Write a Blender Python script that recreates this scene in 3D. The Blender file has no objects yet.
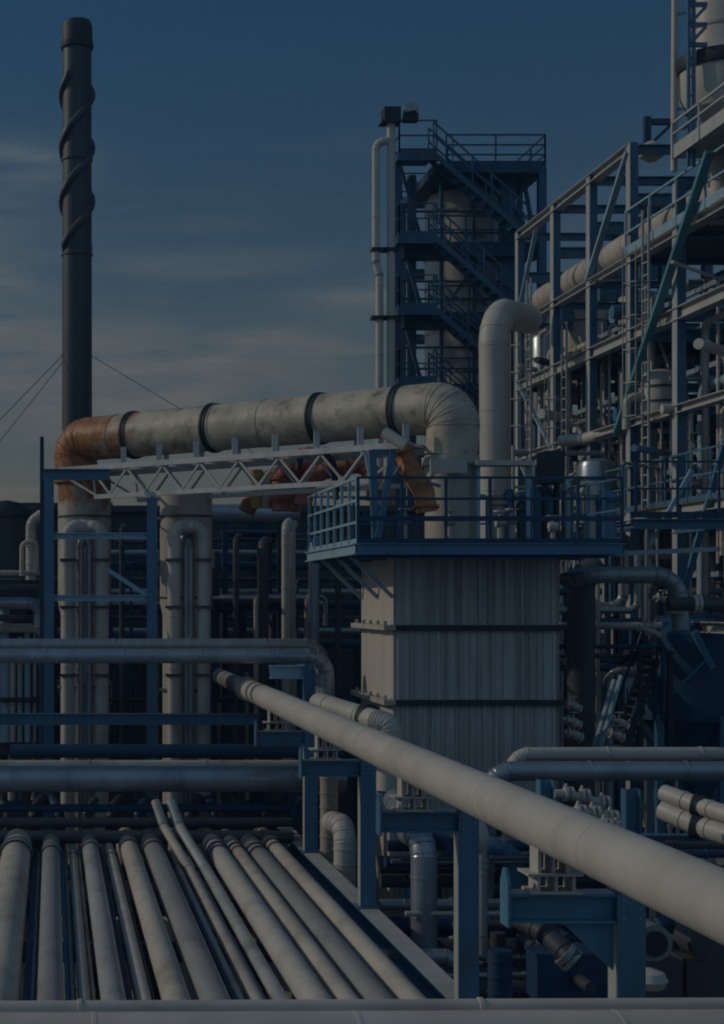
import bpy, math, random
from mathutils import Vector as V
random.seed(7)
R = math.radians
F = 1600.0; CU, CV = 52.0, 600.0; CZ = 10.0          # focal length in px, horizon point, camera height
scn = bpy.context.scene
COL = scn.collection
ORG = {}

def at(u, v, Y):
    return V(((u - CU) * Y / F, Y, CZ - (v - CV) * Y / F))
def ux(u, Y): return (u - CU) * Y / F
def vz(v, Y): return CZ - (v - CV) * Y / F

ONES = ['', 'first', 'second', 'third', 'fourth', 'fifth', 'sixth', 'seventh', 'eighth', 'ninth', 'tenth', 'eleventh',
        'twelfth', 'thirteenth', 'fourteenth', 'fifteenth', 'sixteenth', 'seventeenth', 'eighteenth', 'nineteenth']
TENS = {2: 'twenty', 3: 'thirty', 4: 'forty', 5: 'fifty', 6: 'sixty'}
def nth(n):
    if n < 20: return ONES[n]
    t, o = divmod(n, 10)
    return TENS[t] + '-' + ONES[o] if o else TENS[t][:-1] + 'ieth'

# ------------------------------------------------------------------ mesh builder
class MB:
    def __init__(s): s.v = []; s.f = []
    def add(s, vs, fs):
        o = len(s.v); s.v += [V(p) for p in vs]; s.f += [[i + o for i in f] for f in fs]; return s
    def box(s, x0, x1, y0, y1, z0, z1):
        return s.add([(x0,y0,z0),(x1,y0,z0),(x1,y1,z0),(x0,y1,z0),(x0,y0,z1),(x1,y0,z1),(x1,y1,z1),(x0,y1,z1)],
                     [(0,3,2,1),(4,5,6,7),(0,1,5,4),(1,2,6,5),(2,3,7,6),(3,0,4,7)])
    def prof(s, p, q, outline, side=None):
        """extrude a closed 2-D outline (a across, b up) from p to q"""
        p, q = V(p), V(q); d = (q - p).normalized()
        if side is None:
            side = d.cross(V((0,0,1))) if abs(d.z) < .95 else V((1,0,0))
        a = V(side); a = (a - d * a.dot(d)).normalized(); b = a.cross(d)
        n = len(outline)
        vs = [p + a*x + b*y for x, y in outline] + [q + a*x + b*y for x, y in outline]
        fs = [(i, (i+1) % n, (i+1) % n + n, i + n) for i in range(n)]
        fs += [list(range(n))[::-1], list(range(n, 2*n))]
        return s.add(vs, fs)
    def bar(s, p, q, w, h=None, side=None):
        h = h or w
        return s.prof(p, q, [(-w/2,-h/2),(w/2,-h/2),(w/2,h/2),(-w/2,h/2)], side)
    def ibeam(s, p, q, w, h, tf=.022, tw=.014, side=None):
        x, y, t = w/2, h/2, tw/2
        return s.prof(p, q, [(-x,-y),(x,-y),(x,-y+tf),(t,-y+tf),(t,y-tf),(x,y-tf),(x,y),(-x,y),(-x,y-tf),(-t,y-tf),(-t,-y+tf),(-x,-y+tf)], side)
    def tube(s, pts, r, n=14, caps=True, bands=(), bw=.03, bh=.012):
        pts = [V(p) for p in pts]
        rad = r if isinstance(r, (list, tuple)) else [r] * len(pts)
        S = [0.0]
        for a, b in zip(pts, pts[1:]): S.append(S[-1] + (b - a).length)
        st = [(S[i], pts[i], rad[i]) for i in range(len(pts))]
        def pos(x):
            for i in range(len(S) - 1):
                if x <= S[i+1] or i == len(S) - 2:
                    t = (x - S[i]) / max(1e-6, S[i+1] - S[i]); return pts[i].lerp(pts[i+1], t), rad[i] + (rad[i+1]-rad[i])*t
        for x in bands:
            if x < bw or x > S[-1] - bw: continue
            for dx, up in ((-bw/2-.003, 0), (-bw/2, 1), (bw/2, 1), (bw/2+.003, 0)):
                p_, r_ = pos(x + dx); st.append((x + dx, p_, r_ + up*bh))
        if bands: st.sort(key=lambda t: t[0])
        P = []
        for t in st:
            if not P or (t[1] - P[-1][1]).length > 1e-4 or abs(t[2] - P[-1][2]) > 1e-4: P.append(t)
        dirs = []
        for i in range(len(P)):
            a = P[max(0, i-1)][1]; b = P[min(len(P)-1, i+1)][1]
            d = b - a
            dirs.append(d.normalized() if d.length > 1e-7 else (dirs[-1] if dirs else V((0,0,1))))
        d0 = dirs[0]
        up = V((0,0,1)) if abs(d0.z) < .9 else V((0,1,0))
        x = d0.cross(up).normalized()
        vs = []; fs = []
        for i, (ss, p, rr) in enumerate(P):
            d = dirs[i]; x = (x - d * x.dot(d)).normalized(); y = x.cross(d)
            for k in range(n):
                a = 2*math.pi*k/n
                vs.append(p + (x*math.cos(a) + y*math.sin(a)) * rr)
        for i in range(len(P) - 1):
            for k in range(n):
                k2 = (k+1) % n
                fs.append((i*n+k, (i+1)*n+k, (i+1)*n+k2, i*n+k2))
        if caps:
            fs.append(list(range(n))); fs.append([(len(P)-1)*n + k for k in range(n)][::-1])
        return s.add(vs, fs)
    def ring(s, c, axis, r, w, n=18):
        c = V(c); a = V(axis).normalized() * (w/2)
        return s.tube([c - a, c + a], r, n)
    def lathe(s, c, prof, n=24):
        c = V(c); vs = []; fs = []
        for r, z in prof:
            for k in range(n):
                a = 2*math.pi*k/n; vs.append(c + V((r*math.cos(a), r*math.sin(a), z)))
        m = len(prof)
        for i in range(m-1):
            for k in range(n):
                k2 = (k+1) % n; fs.append((i*n+k, i*n+k2, (i+1)*n+k2, (i+1)*n+k))
        fs.append(list(range(n))[::-1]); fs.append([(m-1)*n+k for k in range(n)])
        return s.add(vs, fs)
    def build(s, name, mat, parent=None, ang=32):
        if parent is not None: o0 = ORG[parent.name]
        else:
            xs = [p.x for p in s.v]; ys = [p.y for p in s.v]; zs = [p.z for p in s.v]
            o0 = V(((min(xs)+max(xs))/2, (min(ys)+max(ys))/2, min(zs)))
        me = bpy.data.meshes.new(name)
        me.from_pydata([p - o0 for p in s.v], [], s.f)
        me.polygons.foreach_set('use_smooth', [True]*len(me.polygons))
        me.set_sharp_from_angle(angle=R(ang))
        me.materials.append(M[mat]); me.update()
        o = bpy.data.objects.new(name, me); COL.objects.link(o)
        if parent is not None: o.parent = parent
        else: o.location = o0
        ORG[o.name] = o0
        return o

LABELS = set()
def tag(o, label=None, cat=None, group=None, kind=None):
    if label: o['label'] = label
    if cat: o['category'] = cat
    if group: o['group'] = group
    if kind: o['kind'] = kind
    return o
def thing(name, label, cat, loc, group=None):
    o = bpy.data.objects.new(name, None); COL.objects.link(o); o.location = loc; o.empty_display_size = .2
    ORG[o.name] = V(loc); return tag(o, label, cat, group)
def solo(mb, name, mat, label, cat, group=None, ang=32):
    return tag(mb.build(name, mat, None, ang), label, cat, group)

def fillet(pts, rad, n=7):
    pts = [V(p) for p in pts]; out = [pts[0]]; arcs = []
    for i in range(1, len(pts)-1):
        p = pts[i]; a = p - pts[i-1]; b = pts[i+1] - p
        la, lb = a.length, b.length; a.normalize(); b.normalize()
        th = a.angle(b)
        if th < .02: out.append(p); continue
        t = min(rad * math.tan(th/2), .48*la, .48*lb); rr = t / math.tan(th/2)
        p1 = p - a*t; nn = (b - a * a.dot(b)).normalized(); c = p1 + nn*rr
        for k in range(n+1):
            x = th*k/n; q = c - nn*rr*math.cos(x) + a*rr*math.sin(x); out.append(q); arcs.append(len(out)-1)
    out.append(pts[-1]); return out, arcs
def run(mb, pts, r, bend=None, band=0, elbow=True, n=14, off=.4, bh=.012, caps=True):
    pts2, arcs = fillet(pts, bend or r*2.6)
    S = [0.0]
    for a, b in zip(pts2, pts2[1:]): S.append(S[-1] + (b-a).length)
    bands = []
    if band:
        if elbow: bands += [S[i] for i in arcs[::2]]
        x = off
        while x < S[-1]:
            if not any(abs(x - b) < .12 for b in bands): bands.append(x)
            x += band
    return mb.tube(pts2, r, n, caps, bands, bh=bh)
def pipe(name, label, pts, r, mat, bend=None, band=0, group=None, flanges=(), fmat=None, cat='pipe', n=14, off=.4):
    """a pipe run; flanges = list of (point, axis) collars which become parts"""
    mb = run(MB(), pts, r, bend, band, n=n, off=off)
    if not flanges: return solo(mb, name, mat, label, cat, group)
    t = thing(name, label, cat, V(pts[0]), group)
    mb.build('pipe_run', mat, t)
    for c, ax in flanges:
        MB().ring(c, ax, r*1.28, .07).ring(V(c) + V(ax).normalized()*.085, ax, r*1.28, .06).build('flange', fmat or mat, t)
    return t
def railing(mb, pts, h=1.1, step=1.4, w=.045, rails=(1.0, .52), toe=.12):
    pts = [V(p) for p in pts]
    for a, b in zip(pts, pts[1:]):
        L = (b-a).length; k = max(1, round(L/step))
        for i in range(k+1):
            p = a.lerp(b, i/k); mb.bar(p, p + V((0,0,h)), w)
        for f in rails: mb.bar(a + V((0,0,h*f)), b + V((0,0,h*f)), w*.9)
        if toe: mb.bar(a + V((0,0,toe/2)), b + V((0,0,toe/2)), .012, toe)
    return mb

# ------------------------------------------------------------------ materials
M = {}
def mat(name, base, var=.18, scale=2.0, stretch=(1,1,.35), rough=.6, metal=0.0, dirt=None, dirt_amt=.35, dscale=1.1, bump=.08,
        rust=None, spec=.35, raxis=0):
    m = bpy.data.materials.new(name); m.use_nodes = True; M[name] = m
    nt = m.node_tree; N = nt.nodes; L = nt.links; bs = N['Principled BSDF']
    geo = N.new('ShaderNodeNewGeometry'); mp = N.new('ShaderNodeMapping'); mp.inputs['Scale'].default_value = stretch
    L.new(geo.outputs['Position'], mp.inputs['Vector'])
    def noise(sc, det=6, src=mp.outputs[0]):
        n = N.new('ShaderNodeTexNoise'); n.inputs['Scale'].default_value = sc; n.inputs['Detail'].default_value = det
        n.inputs['Roughness'].default_value = .62; L.new(src, n.inputs['Vector']); return n
    def ramp(src, a, b, ca=(0,0,0,1), cb=(1,1,1,1)):
        r = N.new('ShaderNodeValToRGB'); r.color_ramp.elements[0].position = a; r.color_ramp.elements[1].position = b
        r.color_ramp.elements[0].color = ca; r.color_ramp.elements[1].color = cb; L.new(src, r.inputs[0]); return r
    n1 = noise(scale)
    lo = tuple(c*(1-var) for c in base) + (1,); hi = tuple(min(1, c*(1+var)) for c in base) + (1,)
    col = ramp(n1.outputs['Fac'], .32, .68, lo, hi).outputs[0]
    def mix(fac, a, b):
        x = N.new('ShaderNodeMix'); x.data_type = 'RGBA'; L.new(fac, x.inputs['Factor']); L.new(a, x.inputs['A'])
        if isinstance(b, tuple): x.inputs['B'].default_value = b + (1,)
        else: L.new(b, x.inputs['B'])
        return x.outputs['Result']
    if dirt:
        n2 = noise(dscale, 9); f = ramp(n2.outputs['Fac'], .5, .78, (0,0,0,1), (dirt_amt*2,)*3 + (1,))
        col = mix(f.outputs[0], col, dirt)
    if rust:                                    # (x_from, x_to, colour): corrosion that grows towards one end of the duct
        x0, x1, rc = rust
        sep = N.new('ShaderNodeSeparateXYZ'); L.new(geo.outputs['Position'], sep.inputs[0])
        mr = N.new('ShaderNodeMapRange'); mr.inputs['From Min'].default_value = x0; mr.inputs['From Max'].default_value = x1
        mr.inputs['To Min'].default_value = .62; mr.inputs['To Max'].default_value = -.25; L.new(sep.outputs[raxis], mr.inputs[0])
        n3 = noise(2.2, 8, geo.outputs['Position']); ad = N.new('ShaderNodeMath'); ad.operation = 'ADD'
        L.new(mr.outputs[0], ad.inputs[0]); L.new(n3.outputs['Fac'], ad.inputs[1])
        f = ramp(ad.outputs[0], .62, .85)
        n4 = noise(7, 6, geo.outputs['Position'])
        rcol = ramp(n4.outputs['Fac'], .35, .7, tuple(c*.45 for c in rc) + (1,), rc + (1,))
        col = mix(f.outputs[0], col, rcol.outputs[0])
    L.new(col, bs.inputs['Base Color'])
    bs.inputs['Metallic'].default_value = metal; bs.inputs['Specular IOR Level'].default_value = spec
    nr = noise(scale*3); rr = N.new('ShaderNodeMapRange'); rr.inputs['To Min'].default_value = max(.05, rough-.14); rr.inputs['To Max'].default_value = min(1, rough+.14)
    L.new(nr.outputs['Fac'], rr.inputs[0]); L.new(rr.outputs[0], bs.inputs['Roughness'])
    if bump:
        nb = noise(scale*2.2, 4, geo.outputs['Position']); b = N.new('ShaderNodeBump'); b.inputs['Strength'].default_value = bump; b.inputs['Distance'].default_value = .05
        L.new(nb.outputs['Fac'], b.inputs['Height']); L.new(b.outputs[0], bs.inputs['Normal'])
    return m
mat('cream', (.44,.415,.375), .07, 1.2, rough=.5, dirt=(.22,.19,.15), dirt_amt=.22, metal=.0, bump=.04)
mat('cream_warm', (.45,.41,.35), .12, 1.1, (1,.4,1), rough=.5, dirt=(.16,.12,.085), dirt_amt=.4, dscale=1.6, bump=.10)
mat('cream_cool', (.39,.39,.38), .12, 1.4, (1,.4,1), rough=.42, metal=.15, dirt=(.14,.13,.12), dirt_amt=.4, dscale=2.0, bump=.10)
mat('cream_grey', (.33,.33,.32), .14, 1.8, (1,.4,1), rough=.45, metal=.25, dirt=(.10,.09,.08), dirt_amt=.4, dscale=1.8, bump=.12)
mat('cream_worn', (.43,.405,.37), .10, 1.6, rough=.55, dirt=(.2,.17,.13), dirt_amt=.28, bump=.08)
mat('pale_lit_steel', (.36,.37,.36), .12, 2.0, rough=.55, dirt=(.2,.17,.14), dirt_amt=.25, bump=.05)  # pale tone stands in for sunlight on blue steel; also plain pale steel
mat('faded_blue', (.20,.27,.32), .14, 2.0, rough=.5, dirt=(.14,.12,.10), dirt_amt=.3, bump=.05)
mat('frame_steel', (.05,.125,.20), .2, 2.0, rough=.5, dirt=(.10,.075,.06), dirt_amt=.35, dscale=2.4, bump=.06)
mat('teal_paint', (.075,.23,.28), .15, 2.0, rough=.5, dirt=(.10,.10,.09), dirt_amt=.3)
mat('tower_steel', (.042,.09,.15), .2, 2.0, rough=.55, dirt=(.03,.03,.035), bump=.04)
mat('cream_dirty', (.40,.37,.32), .22, 2.2, rough=.58, dirt=(.12,.10,.085), dirt_amt=.5, bump=.12)
mat('duct', (.42,.37,.29), .24, 1.7, (1,1,1), rough=.5, dirt=(.045,.036,.03), dirt_amt=.5, dscale=2.6, bump=.32, rust=(-.1,3.4,(.42,.165,.055)))
mat('vessel_skin', (.40,.37,.31), .16, 1.4, rough=.55, dirt=(.09,.075,.06), dirt_amt=.45, bump=.1, rust=(13.3,11.2,(.33,.125,.045)), raxis=2)
mat('rust', (.33,.14,.06), .5, 3, (1,1,1), rough=.85, dirt=(.10,.05,.03), bump=.1)
mat('red_rust', (.45,.15,.11), .3, 3, (1,1,1), rough=.7, dirt=(.2,.08,.05), bump=.05)
mat('ochre', (.38,.25,.06), .3, 3, (1,1,1), rough=.7, dirt=(.12,.07,.03))
mat('white_paint', (.46,.46,.45), .12, 3, rough=.5, dirt=(.18,.14,.11), dirt_amt=.3)
mat('blue_steel', (.05,.14,.235), .15, 2.5, rough=.45, spec=.5, dirt=(.11,.075,.055), dirt_amt=.32, dscale=2.6, bump=.08)
mat('pale_blue_steel', (.24,.36,.45), .12, 2.5, rough=.5, dirt=(.12,.11,.1), dirt_amt=.25, bump=.04)
mat('weathered_blue', (.07,.19,.28), .16, 2.5, rough=.55, dirt=(.10,.10,.09), dirt_amt=.35, bump=.05)
mat('dark_blue', (.015,.045,.10), .25, 1.6, rough=.55, dirt=(.02,.025,.03), bump=.04)
mat('dark_steel', (.05,.058,.07), .3, 2.0, rough=.55, dirt=(.09,.05,.03), dirt_amt=.25)
mat('charcoal', (.022,.026,.032), .3, 2.0, rough=.6)
mat('galv', (.27,.29,.31), .15, 4, rough=.42, metal=.5, bump=.03)
mat('blue_clad', (.27,.31,.36), .15, 1.6, rough=.34, metal=.5, dirt=(.1,.1,.11), dirt_amt=.3, bump=.06)
mat('corrugated', (.37,.37,.37), .22, 1.2, (6,6,.12), rough=.5, metal=.1, dirt=(.09,.08,.075), dirt_amt=.5, dscale=1.1, bump=.10)
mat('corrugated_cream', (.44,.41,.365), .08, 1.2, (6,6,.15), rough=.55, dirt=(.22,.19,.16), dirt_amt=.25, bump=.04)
mat('stack_steel', (.05,.053,.06), .25, 1.2, (1,1,.12), rough=.5, metal=.2, dirt=(.05,.05,.055), dirt_amt=.4)
mat('backdrop_dark', (.045,.055,.07), .25, 1.2, (3,3,.2), rough=.75, bump=.05)
mat('grating', (.10,.115,.13), .3, 5, rough=.6, metal=.3)
mat('concrete', (.22,.21,.195), .2, 1.0, rough=.9, dirt=(.09,.085,.08))
mat('gravel', (.10,.095,.088), .35, 9, (1,1,1), rough=.95, dirt=(.04,.038,.035), dscale=.5, bump=.4)
mat('orange_valve', (.30,.12,.04), .3, 3, rough=.6)

# ------------------------------------------------------------------ setting: ground
g = MB(); g.add([(-1500,-300,0),(1500,-300,0),(1500,2500,0),(-1500,2500,0)], [(0,1,2,3)])
tag(g.build('ground', 'gravel'), kind='structure')
g = MB(); g.add([(-14,9,.006),(26,9,.006),(26,62,.006),(-14,62,.006)], [(0,1,2,3)])
tag(g.build('paving', 'concrete'), kind='structure')

# ------------------------------------------------------------------ long diagonal pipe on T supports
LX, LZ, LR = 4.28, 8.05, .225
t = thing('long_pipe', 'long thick cream pipe running diagonally across the foreground', 'pipe', (LX, 6, LZ))
run(MB(), [(LX,5,LZ),(LX,35.2,LZ)], LR, band=3.05, n=40, bh=.004, off=1.3).build('pipe_run', 'cream', t)
MB().ring((LX,34.9,LZ),(0,1,0),LR*1.2,.1,28).ring((LX,35.06,LZ),(0,1,0),LR*1.2,.1,28).build('flange', 'cream_dirty', t)
run(MB(), [(LX,35.2,LZ),(LX,41.5,LZ),(LX-.2,42.2,LZ+.1),(LX-.6,46,LZ+.4)], LR*.86, n=24).build('pipe_run', 'cream_dirty', t)
PX = 4.92
SUP = [(13.7, 'weathered_blue', 'weathered pale blue T-shaped support with a triangular gusset, nearest under the long pipe'),
       (19.0, 'blue_steel', 'blue T-shaped pipe support, second nearest along the long diagonal pipe'),
       (25.0, 'blue_steel', 'blue T-shaped pipe support beside the left foot of the clad box, third nearest'),
       (30.5, 'blue_steel', 'blue T-shaped pipe support at the far end of the long diagonal pipe')]
for i, (Y, mt, lb) in enumerate(SUP):
    s = thing('pipe_support', lb, 'pipe support', (PX, Y, 5.22), 'T-shaped supports under the long pipe')
    zt = 7.5; w = .24; h = .25
    MB().ibeam((PX,Y,5.227),(PX,Y,zt), w, .24, .02, .016, side=(1,0,0)).build('post', mt, s)
    MB().box(PX-w/2-.003,PX-w/2+.012,Y-.097,Y+.097,5.23,zt-h-.003).build('lit_side_plate', 'pale_lit_steel', s)  # added plate, paler to paint the sunlit left side of the post
    bl = MB()
    for q in range(3):
        for dx in (-.07,.07): bl.ring((PX+dx,Y-.126,zt-.05-.075*q),(0,1,0),.014,.016,8)
    bl.build('bolt_group','galv',s)
    MB().box(PX-.18,PX+.18,Y-.18,Y+.18,5.204,5.226).build('base_plate', mt, s)
    x0 = PX - 1.02
    MB().ibeam((x0,Y,zt-h/2),(PX-.124,Y,zt-h/2), .2, h).build('cross_beam', mt, s)
    MB().box(x0,PX-.13,Y-.095,Y+.095,zt+.002,zt+.008).build('top_plate', 'pale_lit_steel', s)  # pale strip paints sunlight onto the beam top
    MB().box(PX-.1,PX+.1,Y-.018,Y+.018,zt+.003,zt+.02).build('cap_plate', mt, s)
    e = MB()
    e.prof((x0-.03,Y,zt-h/2-.01),(x0-.003,Y,zt-h/2-.01), [(-.12,-.15),(.12,-.15),(.12,.22),(.04,.34),(-.04,.34),(-.12,.22)])
    e.build('end_plate', mt if i else 'weathered_blue', s)
    if i == 0:
        gp = MB(); gz = zt - h
        gp.add([(PX-.122,Y-.02,gz-.004),(PX-.122,Y+.02,gz-.004),(PX-.56,Y-.02,gz-.004),(PX-.56,Y+.02,gz-.004),(PX-.122,Y-.02,gz-.42),(PX-.122,Y+.02,gz-.42)],
               [(0,2,4),(1,5,3),(0,1,3,2),(2,3,5,4),(0,4,5,1)]); gp.build('gusset', mt, s)
    sh = MB()                                                                  # saddle shoe that carries the pipe
    sh.box(LX-.22,LX+.22,Y-.14,Y+.14,zt+.003,zt+.028)
    for dx in (-.15, 0, .15): sh.box(LX+dx-.012,LX+dx+.012,Y-.13,Y+.13,zt+.028,zt+.16)
    sh.box(LX-.25,LX+.22,Y-.16,Y+.16,zt+.16,zt+.18)
    for dx in (-.14,-.02,.10): sh.box(LX+dx-.014,LX+dx+.014,Y-.12,Y+.12,zt+.18,zt+.33+abs(dx)*.6)
    sh.build('saddle', 'cream', s)

# ------------------------------------------------------------------ low pipe rack, seen from above (pipes along Y)
RZ = 5.2; k = 18.96/F
rk = thing('pipe_rack', 'blue steel pipe rack carrying the row of cream pipes at lower left', 'pipe rack', (1.2, 20, 0))
for x in (-3.6, PX):
    MB().ibeam((x,8,RZ-.16),(x,34,RZ-.16), .3, .3).build('side_beam', 'blue_steel', rk)
    MB().box(x-.148,x+.148,8,34,RZ-.008,RZ+.003).build('beam_top', 'pale_lit_steel', rk)  # pale skin imitating a sunlit top flange on the blue beam
MB().ibeam((PX-.42,8,RZ-.17),(PX-.42,33,RZ-.17), .12, .2).build('edge_rail', 'pale_lit_steel', rk)
for y in (10,13.5,17,20.5,24,27.5,31):
    MB().ibeam((-3.45,y,RZ-.48),(PX-.15,y,RZ-.48), .2, .28).build('cross_beam', 'blue_steel', rk)
    for x in (-3.6, PX):
        MB().ibeam((x,y,0),(x,y,RZ-.315), .26, .26, side=(0,1,0)).build('post', 'blue_steel', rk)
RP = [(-190,-150,'cream'),(-132,-108,'cream_dirty'),(-90,-50,'cream'),(-28,17,'cream'),(37,64,'cream'),(80,92,'cream_dirty'),(102,127,'cream'),(140,155,'cream'),(165,193,'cream'),(201,233,'cream'),
      (257,271,'cream_dirty'),(281,297,'cream'),(305,335,'cream'),(339,362,'cream'),(367,397,'cream'),(402,429,'cream')]
BW = {1:'leftmost wide',}
n_in = 0
for i, (a, b, mt) in enumerate(RP):
    r = (b-a)*k/2*1.04; x = ((a+b)/2 - CU)*k; z = RZ - .33 + r + .05
    z = RZ - .12 if r < .11 else RZ - .02 - (.0 if r < .17 else .02)
    mt = {'cream':('cream_warm','cream_cool','cream_worn','cream_warm','cream_grey')[i%5],'cream_dirty':('cream_dirty','cream_grey')[i%2]}[mt]
    size = 'thin' if b-a < 17 else ('thick' if b-a > 28 else 'medium')
    lb = f'{size} cream pipe in the low rack, {nth(i+1)} of sixteen from the left'
    t = thing('rack_pipe', lb, 'pipe', (x, 9, z), 'parallel cream pipes in the low rack')
    yend = 31.3 + random.uniform(-.7, .4)
    pts = [(x,8.5,z),(x,yend+1.6,z),(x,yend+1.6,z-3.2)]
    if i in (10, 11):
        pts = [(x,8.5,z),(x,29.2,z),(x-.35,30.9,z+.55),(x-.5,31.2,z+1.0)]
    run(MB(), pts, r, r*1.7, band=random.choice((1.1,1.6,2.4)), n=26, off=random.uniform(.3,1), bh=.0035).build('pipe_run', mt, t)
    if i not in (10, 11):
        for q in range(2 if i < 12 else 3):
            MB().ring((x,yend-.45*q,z),(0,1,0),r*1.13,.09,22).build('clamp_band', 'dark_steel' if q else 'galv', t)
    for y in (13.5,17,20.5,24,27.5): MB().box(x-r*.5,x+r*.5,y-.09,y+.09,RZ-.338,z-r*.8).build('saddle', 'galv', t)
# thin lines and channels between the pipes
for i, (u, w) in enumerate(((68,.05),(25,.09),(243.5,.05),(133,.04))):
    x = (u-CU)*k
    solo(MB().ibeam((x,8.5,RZ-.22),(x,32.0,RZ-.22), w, .16), 'cable_tray', 'dark_blue' if i else 'blue_steel',
         ['narrow blue channel between the fifth and sixth cream rack pipes', 'dark blue channel right of the fourth cream rack pipe',
          'dark channel between the tenth and eleventh cream rack pipes', 'slim dark channel between the seventh and eighth cream rack pipes'][i],
         'steel channel', 'blue channels laid between the rack pipes')
for i, (u, w, mt) in enumerate(((31,.055,'galv'),(74,.045,'galv'),(96,.03,'cream_dirty'),(133,.05,'galv'),(159,.028,'dark_steel'),(197,.03,'galv'),(236,.06,'cream_grey'),(251,.055,'cream_warm'),(276,.03,'galv'),(364,.03,'dark_steel'))):
    x = (u-CU)*k
    pipe('tracer_line', f'thin grey line run between the rack pipes, {nth(i+1)} from the left', [(x,8.5,RZ-.2),(x,31.5+.2*(i%3),RZ-.2)], w, mt, band=2.9, group='thin lines between the rack pipes', n=10)

# dark lower layer
for i in range(9):
    x = -3.2 + i*.95
    solo(run(MB(), [(x,9,3.6),(x,40,3.6)], .13+.05*(i%3), band=3), 'lower_pipe', 'dark_steel',
         f'dark pipe under the low rack, {nth(i+1)} of nine from the left', 'pipe', 'dark pipes under the low rack')

# ------------------------------------------------------------------ foreground pipes along the bottom edge
mb = run(MB(), [(-6,11.0,6.79),(3,11.15,6.79),(16,11.37,6.79)], .34, band=1.83, n=56, off=.8, bh=.003)
solo(mb, 'header_pipe', 'cream_worn', 'fat pale clad pipe crossing the very bottom edge of the picture', 'pipe')
pipe('conduit_run', 'slim pale pipe lying just behind the fat pipe at the bottom edge', [(-6,11.42,7.045),(3,11.57,7.045),(16,11.80,7.045)], .07, 'cream_worn', band=2.9, n=20)

# ------------------------------------------------------------------ horizontal pipes on the left
def hpipe(u0, u1, v, Y, rpx, mt, label, name='cross_pipe', drop=None, band=1.6, back=None, group=None):
    r = rpx*Y/F; z = vz(v,Y); pts = [(ux(u0,Y),Y,z),(ux(u1,Y),Y,z)]
    if back: pts = [(ux(u0,Y),Y+.25,z-back)] + pts
    if drop: pts.append((ux(u1,Y),Y,vz(drop,Y)))
    return pipe(name, label, pts, r, mt, band=band, group=group, off=random.uniform(.2,1.2))
hpipe(-420, 345, 779, 32.0, 13, 'blue_clad', 'thick grey-blue clad pipe crossing behind the rack, lowest of the left cross pipes', band=2.2)
hpipe(-420, 312, 768, 33.0, 8, 'cream_dirty', 'pale pipe with sunlit top just above the thick grey-blue cross pipe', band=2.4)
hpipe(10, 345, 751, 33.6, 7, 'dark_blue', 'dark blue pipe above the pale sunlit cross pipe at left', band=0)
hpipe(-300, 322, 645, 33.9, 6.5, 'galv', 'slim blue-grey clad pipe in front of white risers, upper of the pair', drop=700)
hpipe(-300, 327, 656, 33.0, 7.5, 'blue_clad', 'blue-grey clad pipe with elbow turning down, lower of the upper pair', drop=705)
solo(MB().ibeam((ux(-250,34.6),34.6,vz(719,34.6)),(ux(258,34.6),34.6,vz(719,34.6)),.2,.24), 'tie_beam', 'blue_steel', 'dark blue horizontal tie beam crossing the feet of the white risers', 'steel beam')
pipe('elbow_pipe', 'short cream pipe with dark ring elbowing down before the clad box', [at(318,703,30.6), at(380,722,28.6), at(384,722,28.5)+V((.1,-.05,-.05)), at(388,790,28.5)], .2, 'cream', bend=.35, band=1.1,
     flanges=[(at(366,717.5,29.1), (1,-1.6,0))], fmat='charcoal')
# post that carries the upper pair
t = thing('pipe_stand', 'blue post and beam holding the upper pair of left pipes', 'pipe stand', at(309,860,32))
MB().ibeam((ux(309,31.6),31.6,0),(ux(309,31.6),31.6,vz(664,31.6)), .22,.22, side=(0,1,0)).build('post','blue_steel',t)
MB().ibeam((ux(270,31.6),31.6,vz(672,31.6)),(ux(303.4,31.6),31.6,vz(672,31.6)), .18,.26).build('cross_beam','pale_blue_steel',t)
MB().ibeam((ux(309,31.6),31.72,vz(671,31.6)),(ux(309,31.6),36,vz(671,31.6)), .16,.2).build('cross_beam','blue_steel',t)

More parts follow.
